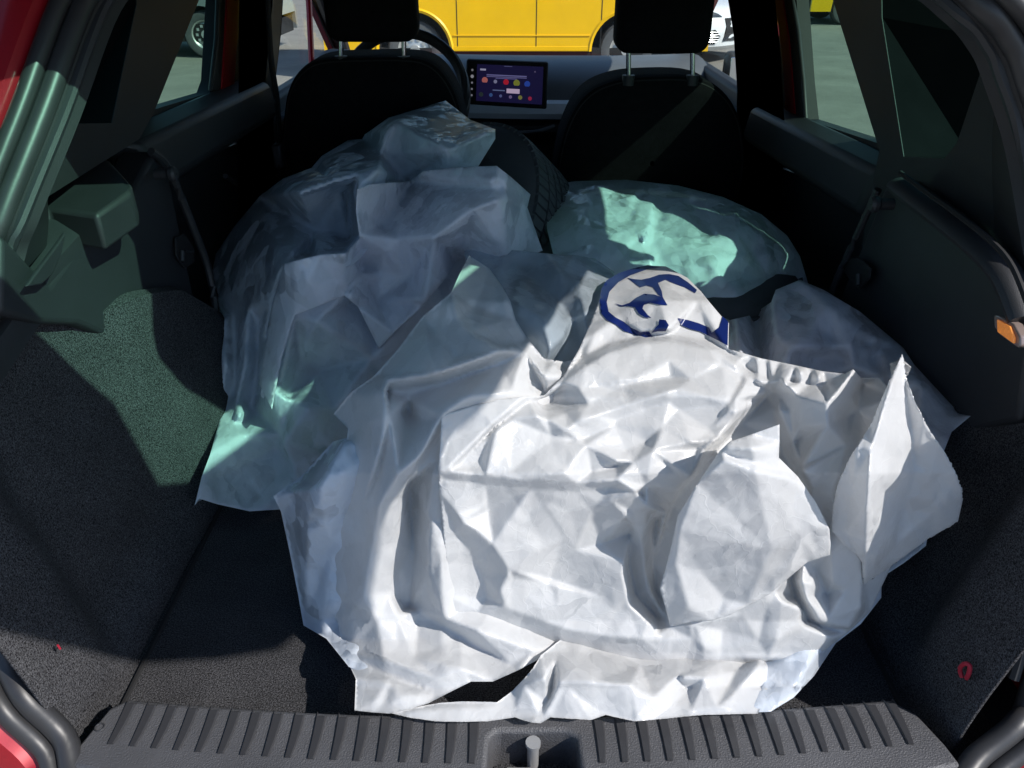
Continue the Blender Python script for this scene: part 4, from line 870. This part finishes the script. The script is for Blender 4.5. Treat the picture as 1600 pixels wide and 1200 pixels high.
sM = Sheet(zfront, [(936,470,.01),(940,450,.01),(955,434,.01),(980,422,.015),(1010,415,.02),(1040,416,.02),(1074,434,.02),(1095,455,.02),(1111,475,.02),(1128,495,.01),(1139,505,.01),(1138,545,.01),(1190,560,.01),(1240,570,.01),(1285,580,.01),(1320,584,.02),(1333,577,.045),(1345,590,.02),(1375,590,.02),(1400,620,.02),(1415,700,.0),(1415,800,-.02),(1395,880,-.02),(1359,956,-.02),(1325,988,-.02),(1290,1015,-.02),(1253,1033,-.01),(1184,1036,-.02),(1130,1048,-.03),(1065,1053,-.03),(1000,1045,-.03),(900,1019,-.025),(835,1016,-.02),(760,1001,-.02),(704,972,-.01),(700,930,.01),(694,850,.01),(687,770,.015),(685,730,.02),(688,690,.02),(690,649,.03),(740,634,.02),(780,624,.015),(821,619,.015),(850,618,-.01),(880,588,.0),(905,545,.0),(922,505,.0)],
    creases=[[(850,626,-.045),(880,598,.002),(915,572,.018),(950,551,.02),(1000,536,.022),(1050,533,.022),(1110,546,.018),(1150,570,.012),(1190,600,.0),(1205,612,-.04)],
             [(870,592,-.02),(915,556,-.002),(950,537,-.003),(1000,524,-.004),(1050,521,-.003),(1110,533,-.004),(1138,548,.0),(1165,572,-.01),(1200,592,-.01),(1240,594,-.012)],
             [(1154,557,0.003),(1158,595,-0.002)],
             [(1163,558,0.008),(1167,595,0.004)],
             [(1175,560,0.003),(1179,596,-0.002)],
             [(1182,561,0.008),(1186,596,0.004)],
             [(1195,562,0.003),(1199,597,-0.002)],
             [(1203,563,0.008),(1207,597,0.004)],
             [(1218,565,0.003),(1222,598,-0.002)],
             [(1226,566,0.008),(1230,598,0.004)],
             [(1240,568,0.003),(1244,599,-0.002)],
             [(1247,569,0.008),(1251,599,0.004)],
             [(1262,571,0.003),(1266,600,-0.002)],
             [(1271,572,0.008),(1275,601,0.004)],
             [(1284,574,0.003),(1288,601,-0.002)],
             [(1000,430,.02),(1030,470,.035),(1045,515,.025)], [(960,440,.012),(965,490,.012),(1000,518,.01)], [(1045,420,.02),(1090,470,.02),(1120,520,.01)], [(930,520,.01),(900,560,.02),(866,600,-.01)], [(918,500,.0),(905,560,-.015),(868,612,-.03)], [(985,530,.0),(970,500,.01)],
             [(850,626,-.045),(905,606,.006),(985,596,.012),(1045,562,.020),(1120,566,.016),(1195,606,-.02)], [(1045,562,.020),(1048,590,.004),(985,597,.006)], [(1130,570,.01),(1080,592,.012),(1048,590,.002)], [(850,626,-.045),(920,632,.004),(960,640,.012),(1045,612,.022),(1060,608,.02),(1138,630,.010),(1150,645,.018)],
             [(850,626,-.045),(885,645,.0),(900,660,.014)], [(930,650,.012),(960,656,.0),(1045,628,.008)], [(1195,614,-.02),(1150,625,.014),(1140,640,.018),(1145,655,.010),(1120,684,.012)], [(960,665,.0),(1035,668,.010),(1090,700,.004)], [(1060,640,.0),(1110,672,.004)],
             [(923,737,-.008),(965,722,.016),(1020,704,.020),(1080,692,.020),(1122,684,.022)], [(855,655,.012),(885,672,.016),(915,696,.012),(965,727,-.012)], [(920,735,.0),(880,738,.018),(860,690,.0)], [(978,705,.0),(990,722,.012),(1010,690,.0)],
             [(821,619,.015),(770,662,.022),(704,728,.022)], [(828,626,.0),(780,664,.0),(712,730,.004)], [(690,649,.03),(700,690,.012),(692,735,.02)], [(760,690,.01),(752,720,.006)], [(775,670,.02),(760,735,.022),(756,790,.004),(762,800,-.01)], [(800,655,.01),(800,735,.012)], [(840,650,.02),(860,680,.0),(910,688,.0)],
             [(685,735,.02),(704,734,.018),(758,743,.020),(820,750,.018),(900,754,.016),(963,749,.022),(1010,758,.012),(1060,764,.0)], [(690,748,.008),(758,756,.010),(830,764,.008),(900,768,.006),(955,762,.004),(1000,770,.002)],
             [(700,757,.014),(714,800,.020),(724,816,.024),(748,830,.026),(770,850,.026),(794,888,.030),(796,900,.030),(782,925,.030),(788,948,.028)], [(710,830,.006),(735,865,.0),(755,900,-.006),(760,935,-.004)], [(702,960,.01),(745,955,.008),(798,953,.026),(885,983,.026),(960,995,.026),(1002,998,.022),(1035,992,.012)],
             [(702,968,.01),(760,972,.0),(830,990,-.002),(940,1010,.0),(1040,1024,.0)], [(800,900,.016),(850,910,.010),(950,936,.012)], [(860,905,-.002),(900,860,.004),(925,800,.006)], [(880,780,.008),(880,840,.006)],
             [(935,785,.010),(955,782,.020),(993,768,.028),(1012,790,.026),(1040,800,.0)], [(925,810,.0),(940,850,-.006),(970,875,.018)], [(1012,790,.026),(990,800,.012),(978,806,.02),(990,822,.004),(975,878,.022),(974,900,.022),(984,945,.020),(1030,990,.012)], [(985,835,-.045),(982,880,-.05),(992,925,-.05),(1025,965,-.04)],
             [(1012,800,.01),(1004,850,-.012),(1008,895,-.018),(1016,925,-.012),(1040,965,-.005),(1045,980,.008)], [(1028,810,-.05),(1020,880,-.05),(1025,925,-.05)], [(1066,760,-.02),(1050,790,-.04)],
             [(1196,622,-.055),(1160,660,-.055),(1130,692,-.05),(1100,730,-.04),(1070,760,-.03)], [(1145,655,.010),(1133,672,.008)], [(1097,708,.016),(1080,745,.016),(1070,752,.0)],
             [(985,960,.02),(1015,975,.03),(1032,994,.015)], [(1032,1000,.015),(1034,1024,.0)], [(1078,978,.03),(1082,998,.018),(1100,1010,.02),(1124,1030,.0)], [(1128,985,.012),(1126,1022,.006)], [(1085,975,.03),(1160,960,.035),(1200,940,.035),(1225,905,.03)], [(1198,930,.035),(1185,1000,.02)], [(1212,925,.03),(1222,940,.04),(1250,950,.03),(1248,970,.03),(1258,980,.02)], [(1214,1000,.035),(1250,968,.02)], [(1100,1030,.0),(1200,1028,.005),(1300,995,.01)],
             [(1333,577,.045),(1300,620,.035),(1292,631,.035),(1294,663,.028),(1253,729,.0)], [(1333,577,.045),(1330,620,.015),(1325,650,.0)], [(1348,600,-.02),(1340,640,.0),(1320,700,.02)], [(1294,663,.028),(1330,690,.015),(1255,735,.01)], [(1205,612,-.04),(1233,604,.02),(1280,590,.02)], [(1205,612,-.04),(1225,596,.025),(1250,582,.02)], [(1205,612,-.04),(1245,618,.01),(1292,631,.035)],
             [(1216,618,-.03),(1235,645,-.01),(1250,665,.0),(1245,690,-.03)], [(1210,640,-.04),(1215,665,-.04)], [(1222,700,-.06),(1240,735,-.06)], [(1218,640,-.01),(1240,690,-.02)],
             [(1270,765,.0),(1300,775,.02),(1330,800,.005)], [(1296,815,.01),(1320,812,.03),(1345,822,.02)], [(1300,845,.02),(1320,848,.03),(1345,868,.025),(1348,900,.02)],
             [(1291,928,-.02),(1268,912,.02),(1252,910,.025),(1256,876,.0)], [(1291,928,-.02),(1275,890,-.012),(1300,862,.02)], [(1291,928,-.02),(1302,912,.012),(1322,920,.014)], [(1291,928,-.02),(1295,965,.02)], [(1291,928,-.02),(1262,932,.02)], [(1252,910,.025),(1262,940,.03),(1280,970,.028)], [(1280,970,.028),(1328,980,.01),(1345,950,.02),(1350,900,.0)],
             [(1235,905,-.03),(1243,935,-.04),(1262,968,-.035),(1290,982,-.02)], [(1235,880,.0),(1248,880,-.01)]],
    noise=((100, .0016, 2.2), (46, .0011, 2.0), (20, .0005, 1.6)), seed=45, step=3.1, blur=1, amp=.62)
sM.build('bag_film', M['film'], bagC, sag=.05)
sP = Sheet(zfront, [(1125,704,.055),(1140,690,.055),(1170,680,.05),(1218,663,.055),(1218,690,.05),(1217,715,.04),(1247,745,.035),(1275,785,.04),(1296,827,.045),(1298,850,.04),(1297,867,.03),(1262,878,.03),(1230,905,.035),(1202,929,.04),(1170,945,.04),(1141,961,.04),(1112,970,.045),(1080,972,.045),(1047,979,.03),(1040,950,.04),(1031,920,.045),(1035,905,.045),(1039,892,.05),(1050,850,.055),(1059,806,.055),(1090,755,.055)],
    creases=[[(1127,706,.06),(1132,718,.07),(1180,735,.065),(1245,752,.045)], [(1135,700,.065),(1175,702,.072),(1210,712,.05)], [(1140,712,.055),(1180,722,.058),(1215,735,.045)], [(1061,828,.066),(1056,880,.06),(1049,970,.04)], [(1100,900,.05),(1133,936,.035)], [(1133,936,.035),(1135,955,.045)], [(1076,948,.06),(1080,970,.045)], [(1197,915,.04),(1192,895,.06),(1205,860,.065),(1245,830,.055)], [(1210,920,.04),(1208,900,.045),(1225,875,.045)], [(1250,845,.05),(1235,885,.045)], [(1265,820,.05),(1275,865,.035)]],
    noise=((80, .0010, 1.8), (32, .0007, 1.8), (14, .0003, 1.2)), seed=46, step=4, blur=1, amp=.72)
sP.build('bag_flap', M['film'], bagC, sag=.03)
sR = Sheet(zfront, [(1410,553,.08),(1414,575,.075),(1417,594,.07),(1424,612,.065),(1430,628,.06),(1443,655,.055),(1456,678,.05),(1472,700,.045),(1485,722,.04),(1496,745,.035),(1503,765,.03),(1504,782,.025),(1498,814,.02),(1475,828,.015),(1451,841,.01),(1415,868,.01),(1382,892,.01),(1349,914,.015),(1347,880,.025),(1340,868,.035),(1318,850,.035),(1300,830,.03),(1300,800,.03),(1308,760,.04),(1325,720,.05),(1361,663,.065),(1385,605,.07)],
    creases=[[(1410,553,.08),(1385,620,.08),(1361,700,.08),(1354,794,.08),(1351,867,.05),(1350,905,.03)], [(1410,553,.08),(1420,640,.045),(1430,740,.02),(1410,800,.01)], [(1353,794,.08),(1330,770,.05),(1310,800,.04)], [(1340,690,.07),(1330,760,.05),(1320,830,.04)], [(1370,870,.04),(1400,850,.02),(1460,800,.02)], [(1352,860,.055),(1365,885,.03),(1380,880,.02)], [(1375,760,.055),(1385,830,.04)]],
    noise=((70, .0022, 1.8), (30, .0009, 1.4), (13, .0003, 1.2)), seed=47, step=3.5, blur=1, amp=.62, jag=1.3)
sR.build('bag_flap', M['film'], bagC, sag=.03)

# navy emblem printed on the front bag
em_ = empty('printed_emblem', sM.world([(1030, 470)])[0], bagC)
polys = [
 [(1032,417),(1010,421),(985,430),(966,441),(952,456),(948,472),(951,487),(962,496),(975,503),(986,512),(1000,519),(1014,518),(1020,526),(1010,527),(992,523),(975,517),(962,507),(948,500),(939,489),(937,470),(939,452),(948,438),(966,427),(990,419),(1012,414)],
 [(980,434),(990,436),(1002,437),(1016,434),(1030,429),(1045,428),(1060,431),(1075,441),(1089,453),(1086,458),(1070,449),(1056,444),(1046,440),(1040,437),(1028,442),(1034,455),(1036,466),(1028,460),(1020,449),(1010,446),(1000,449),(992,443)],
 [(961,474),(972,477),(984,473),(994,465),(1006,459),(1022,460),(1036,465),(1043,477),(1030,476),(1016,473),(1006,476),(1004,482),(1012,492),(1018,497),(1008,496),(998,490),(992,480),(980,478),(970,479)],
 [(1030,499),(1040,500),(1045,508),(1040,518),(1028,518),(1018,520),(1024,512),(1029,507)],
 [(1059,497),(1075,500),(1092,505),(1108,512),(1112,520),(1124,511),(1129,494),(1138,503),(1137,540),(1124,533),(1110,526),(1094,518),(1078,514),(1064,508)],
]
for pl in polys:
    sM.build('emblem_stroke', M['navy'], em_, skirt=False, poly=pl, step=3, toward=.0022)
